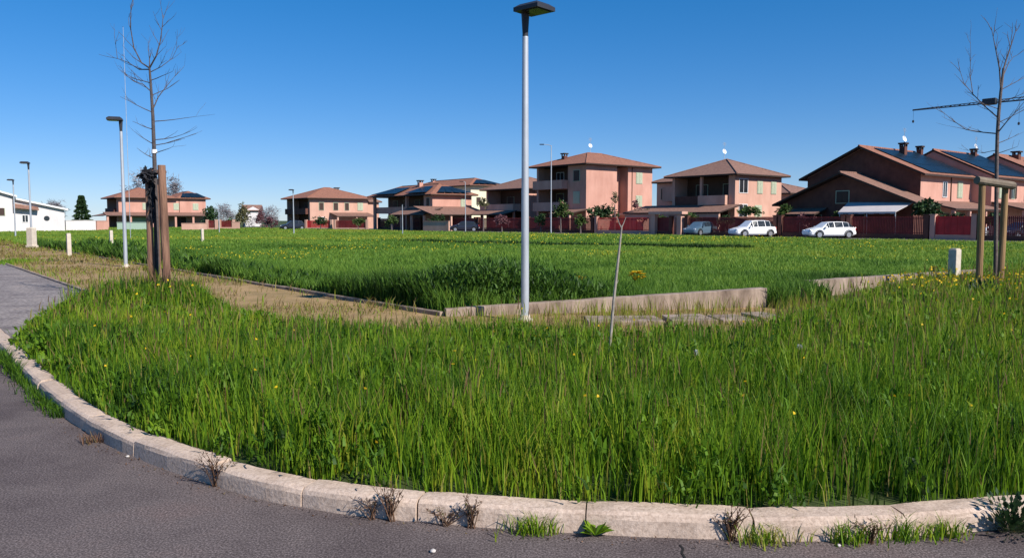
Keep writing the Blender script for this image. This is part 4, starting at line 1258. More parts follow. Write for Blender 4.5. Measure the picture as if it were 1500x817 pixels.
def win(parent, side, a, z, wd, ht, style='glass', off=0.0):
    """side R: wall v = off (seen lit); side L: wall u = off"""
    def bx(b, a0, a1, d0, d1, z0, z1):
        if side == 'R': b.box(a0, a1, off - d1, off - d0, z0, z1)
        else: b.box(off - d1, off - d0, a0, a1, z0, z1)
    f = MB(); fr = 0.08
    bx(f, a, a + wd, 0.003, 0.06, z - 0.06, z); bx(f, a, a + wd, 0.003, 0.05, z + ht - fr, z + ht)
    bx(f, a, a + fr, 0.003, 0.05, z, z + ht - fr); bx(f, a + wd - fr, a + wd, 0.003, 0.05, z, z + ht - fr)
    bx(f, a + wd / 2 - 0.03, a + wd / 2 + 0.03, 0.003, 0.045, z, z + ht - fr)
    fo = f.build('window', M['white_paint'] if style == 'glass' else M['shutter_g'], parent)
    p = MB()
    bx(p, a + fr, a + wd - fr, 0.004, 0.02, z, z + ht - fr)
    p.build('pane', M['glass'], fo)
    if style != 'glass':
        sm = M['shutter_g'] if style == 'shut' else M['shutter_d']
        for k in range(2):
            s_ = MB(); w2 = (wd - 2 * fr) / 2
            if style == 'open': a0 = a - w2 if k == 0 else a + wd
            else: a0 = a + fr + k * w2
            bx(s_, a0 + 0.01, a0 + w2 - 0.01, 0.05, 0.085, z, z + ht - fr)
            for j in range(int(ht / 0.14)):
                bx(s_, a0 + 0.06, a0 + w2 - 0.06, 0.085, 0.10, z + 0.08 + j * 0.14, z + 0.14 + j * 0.14)
            s_.build('shutter', sm, fo)
    return fo
def balcony(parent, u0, u1, v0, v1, z, m, ph=1.0, side='L', rail=False):
    """slab with parapet on the outer side and the two ends"""
    b = MB()
    b.box(u0, u1, v0, v1, z - 0.2, z)
    if side == 'L':
        b.box(u0, u0 + 0.14, v0, v1, z + 0.001, z + ph); b.box(u0 + 0.14, u1 - 0.1, v0, v0 + 0.14, z + 0.001, z + ph); b.box(u0 + 0.14, u1 - 0.1, v1 - 0.14, v1, z + 0.001, z + ph)
    else:
        b.box(u0, u1, v0, v0 + 0.14, z + 0.001, z + ph); b.box(u0, u0 + 0.14, v0 + 0.14, v1, z + 0.001, z + ph); b.box(u1 - 0.14, u1, v0 + 0.14, v1, z + 0.001, z + ph)
    return b.build('balcony', m, parent)
def chimney(parent, u, v, z0, h, m='brick', wd=0.7):
    b = MB(); b.box(u - wd / 2, u + wd / 2, v - wd / 2, v + wd / 2, z0 - 0.6, z0 + h)
    o = b.build('chimney', M[m], parent)
    b = MB(); b.box(u - wd * 0.7, u + wd * 0.7, v - wd * 0.7, v + wd * 0.7, z0 + h + 0.25, z0 + h + 0.4)
    for i in (-1, 1):
        for j in (-1, 1): b.box(u + i * wd * 0.4 - 0.07, u + i * wd * 0.4 + 0.07, v + j * wd * 0.4 - 0.07, v + j * wd * 0.4 + 0.07, z0 + h + 0.001, z0 + h + 0.249)
    b.build('cowl', M['fascia'], o)
def dish(parent, u, v, z):
    b = MB()
    n = 12
    D = Vector((-0.1, -0.94, 0.3)).normalized(); A = D.cross(Vector((0, 0, 1))).normalized(); B = A.cross(D)
    vs_ = [Vector((u, v, z)) - D * 0.12]
    for rr, dd in ((0.17, -0.05), (0.32, 0.03)):
        for k in range(n):
            q = 6.283 * k / n
            vs_.append(Vector((u, v, z)) + (A * math.cos(q) + B * math.sin(q)) * rr + D * dd)
    fs_ = [(0, 1 + k, 1 + (k + 1) % n) for k in range(n)] + [(1 + k, 1 + n + k, 1 + n + (k + 1) % n, 1 + (k + 1) % n) for k in range(n)]
    b.add(vs_, fs_)
    o = b.build('satellite_dish', M['dish'], parent, fix=False)
    b = MB(); b.tube([(u, v, z - 1.2), (u, v, z - 0.1)], 0.035, 6); b.tube([(u, v, z - 0.1), (u, v, z + 1.1)], 0.02, 5)
    for j in range(4): b.tube([(u - 0.35, v, z + 0.75 + j * 0.1), (u + 0.35, v, z + 0.75 + j * 0.1)], 0.012, 4)
    b.build('aerial', M['galv'], parent)
def solar(parent, p00, p10, p11, p01, nu, nv, lift=0.14):
    """rows of panels over a roof slope given by its corners"""
    p00, p10, p11, p01 = map(Vector, (p00, p10, p11, p01))
    n = (p10 - p00).cross(p01 - p00).normalized()
    if n.z < 0: n = -n
    b = MB()
    for i in range(nu):
        for j in range(nv):
            a0, a1, c0, c1 = (i + 0.03) / nu, (i + 0.97) / nu, (j + 0.02) / nv, (j + 0.98) / nv
            q = [p00.lerp(p10, s).lerp(p01.lerp(p11, s), t) + n * lift for s, t in ((a0, c0), (a1, c0), (a1, c1), (a0, c1))]
            b.extr(q, n * 0.05)
    return b.build('solar_panel', M['panel'], parent)
def root(name, px, Y, label, group=None, cat='house'):
    X = (px - CX) / F * Y
    return tag(empty(name, (X, Y, G), TH), label, cat, group)
def walls(parent, prisms, m, name='wall'):
    b = MB()
    for poly, z0, z1 in prisms: b.prism(poly, z0, z1)
    return b.build(name, m, parent)
def pillars(parent, boxes, m):
    for q in boxes:
        b = MB(); b.box(*q); b.build('pillar', m, parent)
HG = 'pink rendered houses beyond the meadow'

# A: three storey house right of the lamp
A = root('apartment_house', 858, 105, 'pink three storey house with hipped tile roof right of the tall lamp post', HG)
fp = [(0, 0), (5.8, 0), (5.8, 1.6), (8.0, 1.6), (8.0, 0), (13, 0), (13, 10.2), (0, 10.2), (0, 9.8), (2.6, 9.8), (2.6, 3.6), (0, 3.6)]
walls(A, [(fp, 0, 9.0)], M['plaster'])
hip_roof(0, 13, 0, 10.2, 9.0, 11.1, 0.9, 'tile', A)
for z in (3.1, 6.1): balcony(A, -1.1, 2.6, 3.62, 9.78, z, M['plaster'])
win(A, 'L', 1.2, 3.9, 1.3, 1.6, 'shut'); win(A, 'L', 1.2, 6.9, 1.3, 1.5, 'dark')
win(A, 'L', 4.4, 6.15, 1.8, 2.3, 'dark', 2.565); win(A, 'L', 7.2, 6.15, 1.6, 2.3, 'glass', 2.565); win(A, 'L', 4.4, 3.15, 1.8, 2.3, 'glass', 2.565); win(A, 'L', 7.2, 3.15, 1.6, 2.3, 'dark', 2.565); win(A, 'L', 5.0, 0.3, 2.2, 2.2, 'dark', 2.565)
win(A, 'R', 9.6, 6.8, 1.3, 1.5, 'shut'); win(A, 'R', 9.6, 3.6, 1.3, 1.5, 'shut'); win(A, 'R', 6.2, 6.3, 1.2, 2.0, 'dark', 1.6); win(A, 'R', 6.2, 3.3, 1.2, 2.0, 'dark', 1.6)
b = MB(); b.tube([(8.0 + 0.8, -0.06, 0.2), (8.8, -0.06, 8.98)], 0.05, 6); b.build('downpipe', M['brown_shade'], A)
chimney(A, 2.6, 7.2, 10.0, 0.7, wd=0.6); dish(A, 6.5, 6.0, 12.3)
lean_roof(A, -3.6, -0.02, -0.5, 3.5, 3.0, 2.4); 
pillars(A, [(-3.5, -3.2, v - 0.12, v + 0.12, 0, 2.4) for v in (-0.4, 1.6, 3.3)], M['plaster'])
b = MB(); b.box(5.0, 9.4, -3.4, -0.05, 2.35, 2.6); b.build('porch_slab', M['plaster2'], A)
pillars(A, [(5.1, 5.4, -3.3, -3.0, 0, 2.349), (9.0, 9.3, -3.3, -3.0, 0, 2.349)], M['plaster2'])

# B: hip roofed pink house
B = root('hip_roofed_house', 1075, 90, 'two storey pink house with peaked hip roof and dark loggias above the parked cars', HG)
fp = [(0, 0), (9.2, 0), (9.2, 9.2), (0, 9.2), (0, 8.8), (2.4, 8.8), (2.4, 0.9), (0, 0.9)]
walls(B, [(fp, 0, 6.75)], M['plaster2'])
hip_roof(0, 9.2, 0, 9.2, 6.75, 9.0, 0.75, 'tile_old', B)
balcony(B, -0.6, 2.4, 0.92, 4.8, 3.6, M['plaster2'], 0.9); balcony(B, 0.1, 2.4, 4.9, 8.78, 3.6, M['brick'], 0.9)
b = MB(); b.box(0.0, 0.3, 4.7, 5.0, 0.0, 6.74); b.build('pillar', M['plaster2'], B)
for v in (1.6, 5.6): win(B, 'L', v, 3.65, 1.8, 2.3, 'dark', 2.365); win(B, 'L', v, 0.4, 1.8, 2.3, 'dark', 2.365)
win(B, 'R', 0.7, 4.8, 1.7, 1.6, 'glass'); win(B, 'R', 0.7, 1.9, 1.7, 1.6, 'glass'); win(B, 'R', 4.2, 4.8, 1.1, 1.4, 'shut'); win(B, 'R', 3.8, 1.9, 1.4, 1.5, 'shut'); win(B, 'R', 7.0, 4.8, 1.1, 1.4, 'shut')
dish(B, 4.6, 5.0, 10.0)
lean_roof(B, -4.2, -0.02, -1.0, 13.5, 3.3, 2.4); lean_roof(B, -0.4, 9.0, -2.6, -0.02, 1.9, 1.4, 'R')
pillars(B, [(-4.0, -3.7, v - 0.14, v + 0.14, 0, 1.948) for v in (-0.65, 2.2, 5.4, 8.6, 11.8, 13.1)], M['plaster2'])
b = MB(); b.box(-4.0, -3.72, -0.8, 13.3, 1.95, 2.38); b.build('porch_beam', M['plaster2'], B)
walls(B, [([(3.2, 9.22), (9, 9.22), (9, 14.5), (3.2, 14.5)], 0, 6.4)], M['plaster2'], 'side_wing')
hip_roof(3.2, 9, 9.5, 14.5, 6.4, 7.8, 0.5, 'tile_old', B, 'side_roof')
balcony(B, 1.6, 3.18, 9.6, 12.2, 4.2, M['plaster2'], 1.6)
win(B, 'L', 12.6, 4.3, 1.2, 1.5, 'dark', 3.2)

# gabled terrace at the right
Rw = root('gabled_terrace', 1345, 74, 'large gabled terrace with dark brown gable end and blue solar panels on the right', HG)
secs = [(0, 11.2, 0.0, 6.05, 8.75), (11.2, 22.5, -1.9, 6.05, 8.9), (22.5, 34, -3.6, 6.05, 8.9)]
wl = []
b = MB()
for i, (u0, u1, v0, e, pk) in enumerate(secs):
    v1 = v0 + 11.6
    g0 = u0 + (0.003 if i else 0.0)
    b.extr([(g0, v0, 0), (g0, v1, 0), (g0, v1, e), (g0, (v0 + v1) / 2, pk), (g0, v0, e)], (u1 - g0, 0, 0))
b.build('wall', M['plaster'], Rw)
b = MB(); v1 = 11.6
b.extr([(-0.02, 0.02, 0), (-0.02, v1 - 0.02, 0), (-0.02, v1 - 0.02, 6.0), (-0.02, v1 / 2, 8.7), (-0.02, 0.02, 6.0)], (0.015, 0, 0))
b.build('gable_shaded_brick', M['brick'], Rw)  # brown brick face whose extra darkness is painted shade
for i, (u0, u1, v0, e, pk) in enumerate(secs):
    x0 = u0 + (0.55 if i else 0.0)
    ro = gable_roof(x0, u1 - 0.65, v0, v0 + 11.6, e, pk, 0.65, 'tile', Rw)
    sl_ = (pk - e) / 5.8
    y_a, y_b = v0 - 0.3, v0 + 5.4
    za, zb = pk - sl_ * (5.8 - (y_a - v0)), pk - sl_ * 0.4
    if i < 2:
        solar(ro, (u0 + (1.4 if i == 0 else 0.6), y_a, za + 0.2), (u1 - 0.6, y_a, za + 0.2), (u1 - 0.6, y_b, zb + 0.2), (u0 + (1.4 if i == 0 else 0.6), y_b, zb + 0.2), 9, 3, 0.05)
chimney(Rw, 5.6, 4.4, 8.4, 0.7, 'brick', 0.55); chimney(Rw, 11.0, 5.2, 8.6, 0.55, 'brick', 0.5); chimney(Rw, 19.6, 3.2, 8.6, 0.6, 'brick', 0.5); chimney(Rw, 27, 1.5, 8.6, 0.6, 'brick', 0.7)
dish(Rw, 6.6, 4.8, 10.0); dish(Rw, 20.6, 3.4, 9.9)
win(Rw, 'R', 4.6, 3.9, 1.0, 1.5, 'glass'); win(Rw, 'R', 7.9, 3.9, 1.2, 1.6, 'shut'); b = MB(); b.tube([(6.4, -0.06, 3.1), (6.4, -0.06, 6.0)], 0.05, 6); b.build('downpipe', M['brown_shade'], Rw)
win(Rw, 'R', 13.0, 3.9, 1.1, 1.5, 'shut', -1.9); win(Rw, 'R', 16.2, 3.9, 1.0, 1.5, 'open', -1.9); win(Rw, 'R', 25, 3.9, 1.1, 1.5, 'shut', -3.6)
lean_roof(Rw, 0.0, 11.2, -3.2, -0.02, 3.35, 2.55, 'R'); lean_roof(Rw, 11.25, 22.4, -5.1, -1.92, 3.35, 2.55, 'R'); lean_roof(Rw, 22.55, 34, -6.8, -3.62, 3.35, 2.55, 'R')
pillars(Rw, [(u - 0.15, u + 0.15, -3.05, -2.75, 0, 2.58) for u in (0.3, 3.6, 7.2, 10.8)] + [(u - 0.15, u + 0.15, -4.95, -4.65, 0, 2.58) for u in (11.6, 15, 18.6, 22)], M['plaster'])
for u in (1.2, 4.6, 8.2): win(Rw, 'R', u, 0.15, 1.7, 2.2, 'dark')
# lower gable in front of the tall gable
b = MB()
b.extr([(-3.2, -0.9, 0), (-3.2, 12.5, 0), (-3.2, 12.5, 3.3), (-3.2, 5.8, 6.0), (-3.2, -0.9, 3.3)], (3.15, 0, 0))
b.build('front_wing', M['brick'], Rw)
gable_roof(-3.5, -0.7, -0.9, 12.5, 3.3, 6.05, 0.6, 'tile_old', Rw, 'front_roof')
win(Rw, 'L', 8.0, 0.2, 2.4, 2.0, 'dark', -3.2); win(Rw, 'L', 3.6, 0.2, 1.6, 2.1, 'dark', -3.2); win(Rw, 'L', 5.2, 3.3, 1.4, 1.2, 'dark', -3.2)
lean_roof(Rw, -5.6, -3.22, 7.4, 11.6, 2.7, 2.1)

# awning beside the terrace
aw = tag(empty('awning', (Rw.location.x, Rw.location.y, G), TH), 'pale sloping cloth awning on thin posts before the gabled terrace', 'awning')
b = MB()
b.extr([(-6.1, -0.7, 2.34), (-3.23, -0.9, 3.2), (-3.23, 5.3, 3.3), (-6.1, 4.7, 2.34)], (0, 0, 0.05))
for k in range(11):
    v = -0.7 + 0.49 * k
    b.box(-6.125, -6.103, v, v + 0.48, 2.2 + 0.03 * (k % 2), 2.37)
b.build('canopy', M['awning'], aw)
for v in (-0.6, 2.0, 4.6):
    b = MB(); b.box(-6.0, -5.93, v - 0.035, v + 0.035, 0, 2.34); b.build('post', M['galv'], aw)

# C1: house with dark panels and long loggia wing
C1 = root('loggia_house', 634, 125, 'pink house with dark solar roof and long shaded loggia left of the lamp post', HG)
fp = [(0, 0), (7.6, 0), (7.6, 19.5), (3.0, 19.5), (3.0, 2.6), (0, 2.6)]
walls(C1, [(fp, 0, 5.6)], M['plaster'])
r1 = hip_roof(0, 7.6, 0, 19.5, 5.6, 7.6, 0.8, 'tile', C1)
solar(C1, (-0.7, 0.6, 5.95), (-0.7, 7.2, 5.95), (2.6, 6.4, 7.1), (2.6, 3.6, 7.1), 5, 3, 0.14)
solar(C1, (-0.7, 10.4, 5.95), (-0.7, 18.8, 5.95), (2.6, 16.0, 7.1), (2.6, 10.8, 7.1), 6, 3, 0.14)
solar(C1, (0.4, -0.7, 5.95), (7.2, -0.7, 5.95), (4.6, 2.0, 7.0), (3.0, 2.0, 7.0), 4, 2, 0.14)
pillars(C1, [(0.0, 0.45, v - 0.22, v + 0.22, 0, 5.59) for v in (8.2, 19.3)], M['plaster'])
balcony(C1, 0.5, 2.98, 2.62, 19.4, 3.0, M['plaster'], 0.9)
for v in (4, 8.6, 12.4, 16): win(C1, 'L', v, 3.1, 1.6, 2.0, 'dark', 2.965); win(C1, 'L', v, 0.2, 1.6, 2.1, 'dark', 2.965)
win(C1, 'L', 0.8, 3.9, 1.0, 1.3, 'dark'); win(C1, 'R', 5.4, 3.8, 1.0, 1.3, 'shut'); chimney(C1, 3.2, 8.8, 7.2, 0.8, 'plaster')
lean_roof(C1, -3.6, -0.02, -3.0, 7.6, 3.5, 2.4); lean_roof(C1, -3.6, 7.6, -5.6, -0.02, 3.7, 2.4, 'R')
pillars(C1, [(-3.4, -3.1, v - 0.14, v + 0.14, 0, 2.4) for v in (-2.7, 1.0, 4.2, 7.2)] + [(u - 0.14, u + 0.14, -5.4, -5.1, 0, 2.4) for u in (0, 3.6, 7.2)], M['plaster2'])

# C2: cream house behind
C2 = root('cream_house', 690, 147, 'taller cream walled house with wide low hip roof behind the loggia house', None)
walls(C2, [([(0, 0), (7, 0), (7, 21), (0, 21)], 0, 8.0)], M['cream'])
hip_roof(0, 7, 0, 21, 8.0, 9.7, 0.9, 'tile', C2)
chimney(C2, 3.0, 17.5, 9.1, 0.6, 'plaster'); win(C2, 'R', 1.2, 4.6, 1.1, 1.4, 'dark'); win(C2, 'R', 4.4, 4.6, 1.1, 1.4, 'shut')
for v in (3, 8, 13): win(C2, 'L', v, 6.0, 1.4, 1.5, 'dark')
solar(C2, (0.0, -0.8, 8.35), (6.6, -0.8, 8.35), (4.4, 1.9, 9.2), (2.6, 1.9, 9.2), 4, 2, 0.14)

# D: house half hidden by the lamp
Dh = root('house', 770, 119, 'brownish two storey house with dark upper loggia directly behind the lamp post', HG)
fp = [(0, 0), (9, 0), (9, 10), (0, 10), (0, 9.6), (2.6, 9.6), (2.6, 1.0), (0, 1.0)]
walls(Dh, [(fp, 0, 6.3)], M['plaster'])
hip_roof(0, 9, 0, 10, 6.3, 8.4, 0.8, 'tile_old', Dh)
balcony(Dh, -1.6, 2.6, 1.02, 9.58, 3.2, M['plaster2'], 0.9)
for v in (2, 6): win(Dh, 'L', v, 3.3, 1.8, 2.1, 'dark', 2.565); win(Dh, 'L', v, 0.2, 1.8, 2.1, 'dark', 2.565)
pillars(Dh, [(-1.5, -1.2, v - 0.14, v + 0.14, 0, 2.99) for v in (1.2, 5.3, 9.4)], M['plaster'])
lean_roof(Dh, -4.4, -1.65, 0, 10.5, 3.0, 2.4)

# E: hip roofed house left
E = root('hip_roofed_house', 455, 150, 'small pink house with red hip roof behind the dark car left of centre', HG)
fp = [(0, 0), (12.3, 0), (12.3, 11), (0, 11), (0, 10.6), (2.4, 10.6), (2.4, 0.6), (0, 0.6)]
walls(E, [(fp, 0, 5.75)], M['plaster2'])
hip_roof(0, 12.3, 0, 11, 5.75, 8.1, 0.9, 'tile', E)
balcony(E, -0.6, 2.4, 0.62, 10.58, 3.0, M['brick'], 0.9)
win(E, 'R', 1.8, 3.6, 1.1, 1.5, 'dark'); win(E, 'R', 4.8, 3.6, 1.1, 1.5, 'dark'); win(E, 'R', 7.2, 3.6, 1.0, 1.5, 'dark'); win(E, 'R', 10, 3.6, 1.2, 1.5, 'shut'); win(E, 'R', 1.6, 0.6, 1.4, 1.7, 'glass')
for v in (2, 6.2): win(E, 'L', v, 3.1, 1.8, 2.1, 'dark', 2.365)
lean_roof(E, 4.0, 12.3, -3.4, -0.02, 3.0, 2.3, 'R'); chimney(E, 9, 7, 7.0, 0.9, 'plaster')
walls(E, [([(12.32, 1.5), (15.6, 1.5), (15.6, 9.5), (12.32, 9.5)], 0, 5.2)], M['plaster2'], 'side_wing')
hip_roof(12.9, 15.6, 1.5, 9.5, 5.2, 6.4, 0.5, 'tile_old', E, 'side_roof')
pillars(E, [(u - 0.15, u + 0.15, -3.3, -3.0, 0, 2.3) for u in (4.2, 8.2, 12.0)], M['plaster2'])

def loggia_shade(parent, u, v0, v1, z0, z1):  # added dark panels, their colour stands in for deep shade inside the loggias
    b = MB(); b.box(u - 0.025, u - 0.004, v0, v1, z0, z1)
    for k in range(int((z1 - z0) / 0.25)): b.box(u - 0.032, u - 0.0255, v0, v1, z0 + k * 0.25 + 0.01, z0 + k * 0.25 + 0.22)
    b.build('loggia_shade_panel', M['brown_shade'], parent)
loggia_shade(A, 2.6, 3.62, 9.78, 0.05, 8.98); loggia_shade(B, 2.4, 0.92, 8.78, 0.05, 6.73); loggia_shade(C1, 3.0, 2.62, 19.4, 0.05, 5.58); loggia_shade(Dh, 2.6, 1.02, 9.58, 0.05, 6.28); loggia_shade(E, 2.4, 0.62, 10.58, 0.05, 5.73)
# F: house far left
Fh = root('long_house', 176, 163, 'long low pink house with tile roof and solar panels behind the left staked tree', HG)
fp = [(0, 0), (17.6, 0), (17.6, 11), (0, 11), (0, 10.6), (2.2, 10.6), (2.2, 2.0), (0, 2.0)]
walls(Fh, [(fp, 0, 6.2)], M['plaster'])
hip_roof(0, 10.5, 0, 11, 6.2, 8.6, 1.0, 'tile', Fh); 
hip_roof(12.1, 17.6, 0.3, 10.5, 6.2, 8.0, 0.9, 'tile', Fh, 'side_roof')
solar(Fh, (12.2, -0.5, 6.5), (17.6, -0.5, 6.5), (16.4, 2.3, 7.5), (13.4, 2.3, 7.5), 5, 2, 0.14)
win(Fh, 'R', 4.6, 3.9, 1.2, 1.4, 'shut'); win(Fh, 'R', 10.8, 3.9, 1.1, 1.4, 'shut'); win(Fh, 'R', 14.8, 3.9, 1.2, 1.4, 'shut')
b = MB(); b.tube([(12.0, -0.06, 3.2), (12.0, -0.06, 6.15)], 0.06, 6); b.build('downpipe', M['brown_shade'], Fh)
lean_roof(Fh, -3.0, 17.6, -3.2, -0.02, 3.2, 2.5, 'R'); lean_roof(Fh, -3.0, -0.02, 0.0, 11, 3.2, 2.5)
pillars(Fh, [(u - 0.2, u + 0.2, -3.0, -2.6, 0, 2.5) for u in (-2.7, 1.6, 6.0, 10.4, 14, 17.3)], M['plaster'])
b = MB(); b.box(2.0, 5.8, -0.07, -0.004, 0, 2.3); b.build('garage_door', M['garage'], Fh)
win(Fh, 'R', 7.2, 0.3, 2.4, 2.0, 'dark'); win(Fh, 'R', 11.0, 0.3, 2.4, 2.0, 'dark'); chimney(Fh, 9.4, 4.6, 8.0, 1.1, 'plaster', 0.7)
loggia_shade(Fh, 2.2, 2.02, 10.58, 0.05, 6.18); balcony(Fh, -0.5, 2.2, 2.05, 10.55, 3.3, M['brick'], 0.9)

# G: white low house at the left edge
Gh = tag(empty('white_house', (atY(95, 330, 112).x, 112, G), TH), 'white low house with shallow sloping roof at the left edge', 'house')
b = MB()
b.extr([(0, 0, 0), (0, 0, 3.1), (-6.3, 0, 4.55), (-6.3, 0, 0)], (0, 9, 0))
b.extr([(-6.32, -1.0, 0), (-6.32, -1.0, 4.9), (-12, -1.0, 6.7), (-18, -1.0, 5.0), (-18, -1.0, 0)], (0, 11, 0))
b.build('wall', M['white'], Gh)
b = MB()
b.extr([(0.4, -0.5, 3.02), (0.4, -0.5, 3.26), (-6.3, -0.5, 4.8), (-6.3, -0.5, 4.56)], (0, 10, 0))
b.extr([(-5.8, -1.5, 4.76), (-5.8, -1.5, 5.0), (-12, -1.5, 6.95), (-12, -1.5, 6.71)], (0, 12, 0))
b.extr([(-12.002, -1.5, 6.71), (-12.002, -1.5, 6.95), (-18.7, -1.5, 5.05), (-18.7, -1.5, 4.81)], (0, 12, 0))
b.build('roof', M['white_paint'], Gh)
b = MB(); b.lathe([(0.36, -0.02), (0.36, 0.02)], 18); o = b.build('round_window', M['glass'], Gh, (-2.2, -0.01, 1.9)); o.rotation_euler = (math.pi / 2, 0, 0)
win(Gh, 'R', -5.2, 1.4, 0.8, 1.0, 'glass'); win(Gh, 'R', -10.6, 2.3, 3.4, 1.0, 'dark', -1.0)
b = MB(); b.extr([(-6.2, -0.9, 3.3), (-3.2, -0.9, 3.0), (-3.2, -0.02, 3.4), (-6.2, -0.02, 3.9)], (0, 0, 0.08)); b.build('canopy', M['tile_old'], Gh)
# garden walls at left
def seg_wall(p, q, h, m, label, thick=0.25, name='garden_wall', group=None):
    p, q = Vector(p), Vector(q)
    b = MB(); L = (q - p).length
    b.box(0, L, -thick / 2, thick / 2, -0.05, h); b.box(-0.04, L + 0.04, -thick / 2 - 0.05, thick / 2 + 0.05, h + 0.002, h + 0.08)
    o = b.build(name, m, None, (p.x, p.y, G), math.atan2(q.y - p.y, q.x - p.x))
    tag(o, label, 'wall', group)
GW = 'garden walls along the far houses'
seg_wall((atY(96, 330, 118).x, 118, 0), (atY(140, 330, 121).x, 121, 0), 1.55, M['white'], 'white garden wall between white house and left pink house', group=GW)
seg_wall((atY(141, 330, 121).x, 121, 0), (atY(158, 330, 123).x, 123, 0), 1.5, M['plaster'], 'short pink garden wall left of the long pink house', group=GW)
seg_wall((atY(266, 330, 125).x, 125, 0), (atY(303, 330, 126).x, 126, 0), 1.1, M['plaster2'], 'low pink garden wall at the right end of the long pink house', group=GW)
seg_wall((atY(172, 330, 127).x, 127, 0), (atY(214, 330, 127).x, 127, 0), 1.25, M['garage'], 'pale green low wall in front of the long pink house', group=GW)
seg_wall((atY(621, 330, 111).x, 111, 0), (atY(658, 330, 108).x, 108, 0), 1.45, M['plaster2'], 'peach garden wall before the loggia house', group=GW)
seg_wall((atY(340, 330, 140).x, 140, 0), (atY(351, 330, 140).x, 140, 0), 1.3, M['plaster2'], 'tiny peach garden wall by the olive green tree', group=GW)
# small distant white house
sd = tag(empty('small_house', (atY(371, 320, 210).x, 210, G), 0.4), 'tiny distant white house between the leafless trees', 'house')
b = MB(); b.extr([(-2, 0, 0), (2, 0, 0), (2, 0, 4.2), (0, 0, 5.3), (-2, 0, 4.2)], (0, 6, 0)); b.build('wall', M['white'], sd)
gr_ = gable_roof(-2.2, 2.2, 0, 6, 4.2, 5.5, 0.4, 'tile_old', sd)
# distant roof behind terrace
dr = tag(empty('distant_house', (atY(1155, 300, 108).x, 108, G), TH), 'sliver of a distant tiled house between hip roofed house and terrace', 'house', HG)
walls(dr, [([(0, 0), (9, 0), (9, 9), (0, 9)], 0, 5.2)], M['plaster2'])
hip_roof(0, 9, 0, 9, 5.2, 7.0, 0.7, 'tile_old', dr); win(dr, 'L', 3, 3, 1.2, 1.4, 'dark')

# ------------------------------------------------------------------ fences along the street
def fence(s0, s1, label, m, off=5.2, h=1.95, pill=None, solid=False, pm='plaster2'):
    p = PS + DS * s0 + NS * off; q = PS + DS * s1 + NS * off
    L = (q - p).length
    r = empty('metal_fence', (p.x, p.y, G), math.atan2(q.y - p.y, q.x - p.x)); tag(r, label, 'fence', 'red metal fences along the far street')
    b = MB(); b.box(0, L, -0.12, 0.12, -0.05, 0.42); b.build('plinth', M[pm], r)
    b = MB()
    if solid:
        b.box(0, L, -0.03, 0.03, 0.425, h)
        for k in range(int(L / 0.5)): b.box(k * 0.5, k * 0.5 + 0.06, -0.05, 0.05, 0.425, h + 0.02)
    else:
        n = int(L / 0.14)
        for k in range(n): b.box(k * L / n + 0.03, k * L / n + 0.11, -0.015, 0.015, 0.425, h)
        for z in (0.5, h - 0.2): b.box(0, L, -0.03, 0.03, z, z + 0.06)
    b.build('railing', m, r)
    for x in (pill if pill is not None else [0.2, L - 0.2]):
        b = MB(); b.box(x - 0.2, x + 0.2, -0.2, 0.2, -0.05, h + 0.1); b.box(x - 0.25, x + 0.25, -0.25, 0.25, h + 0.102, h + 0.18); b.build('pillar', M[pm], r)
    return r
def s_at(px, off=5.2):
    """distance along the street fence line where a pixel column meets it"""
    k = (px - CX) / F; p = PS + NS * off
    return (p.x - k * p.y) / (k * DS.y - DS.x)
FL = [(1530, 1432, 'dark red metal fence at the right edge behind the staked tree', 'dkred', False), (1430, 1362, 'bright red solid metal fence below the terrace windows', 'red', True),
      (1360, 1240, 'dark red metal fence behind the awning and third car', 'dkred', False), (1238, 1140, 'dark red fence behind the right white car before the brown gable', 'dkred', False),
      (1138, 1004, 'dark red fence behind the blue car and middle white car', 'dkred', False), (985, 958, 'short dark red gate fence between pale pillars left of the blue car', 'dkred', True),
      (956, 872, 'bright red metal fence before the three storey house', 'red', False), (870, 772, 'dark red metal fence below the balconies of the three storey house', 'dkred', False),
      (768, 700, 'dark red fence left of the lamp post below the brownish house', 'dkred', False), (698, 662, 'short red fence before the cream walled house', 'dkred', True), (618, 555, 'dark red fence below the long loggia', 'dkred', False)]
for x0, x1, lb, m_, sol in FL:
    a_, b_ = s_at(x0), s_at(x1)
    fence(a_, b_, lb, M[m_], solid=sol, pm='plaster' if m_ == 'red' else 'brick')
# gateway with pale pillars and lintel
a_ = s_at(1001); b_ = s_at(957)
p = PS + DS * a_ + NS * 5.0; q = PS + DS * b_ + NS * 5.0
L = (q - p).length
r = empty('gateway', (p.x, p.y, G), math.atan2(q.y - p.y, q.x - p.x)); tag(r, 'pale gateway with thick pillars and flat canopy left of the blue car', 'gateway')
for x in (0.3, L - 0.3):
    b = MB(); b.box(x - 0.3, x + 0.3, -0.3, 0.3, -0.05, 2.3); b.build('pillar', M['plaster2'], r)
b = MB(); b.box(-0.3, L + 0.2, -0.5, 0.5, 2.303, 2.6); b.build('canopy', M['plaster2'], r)
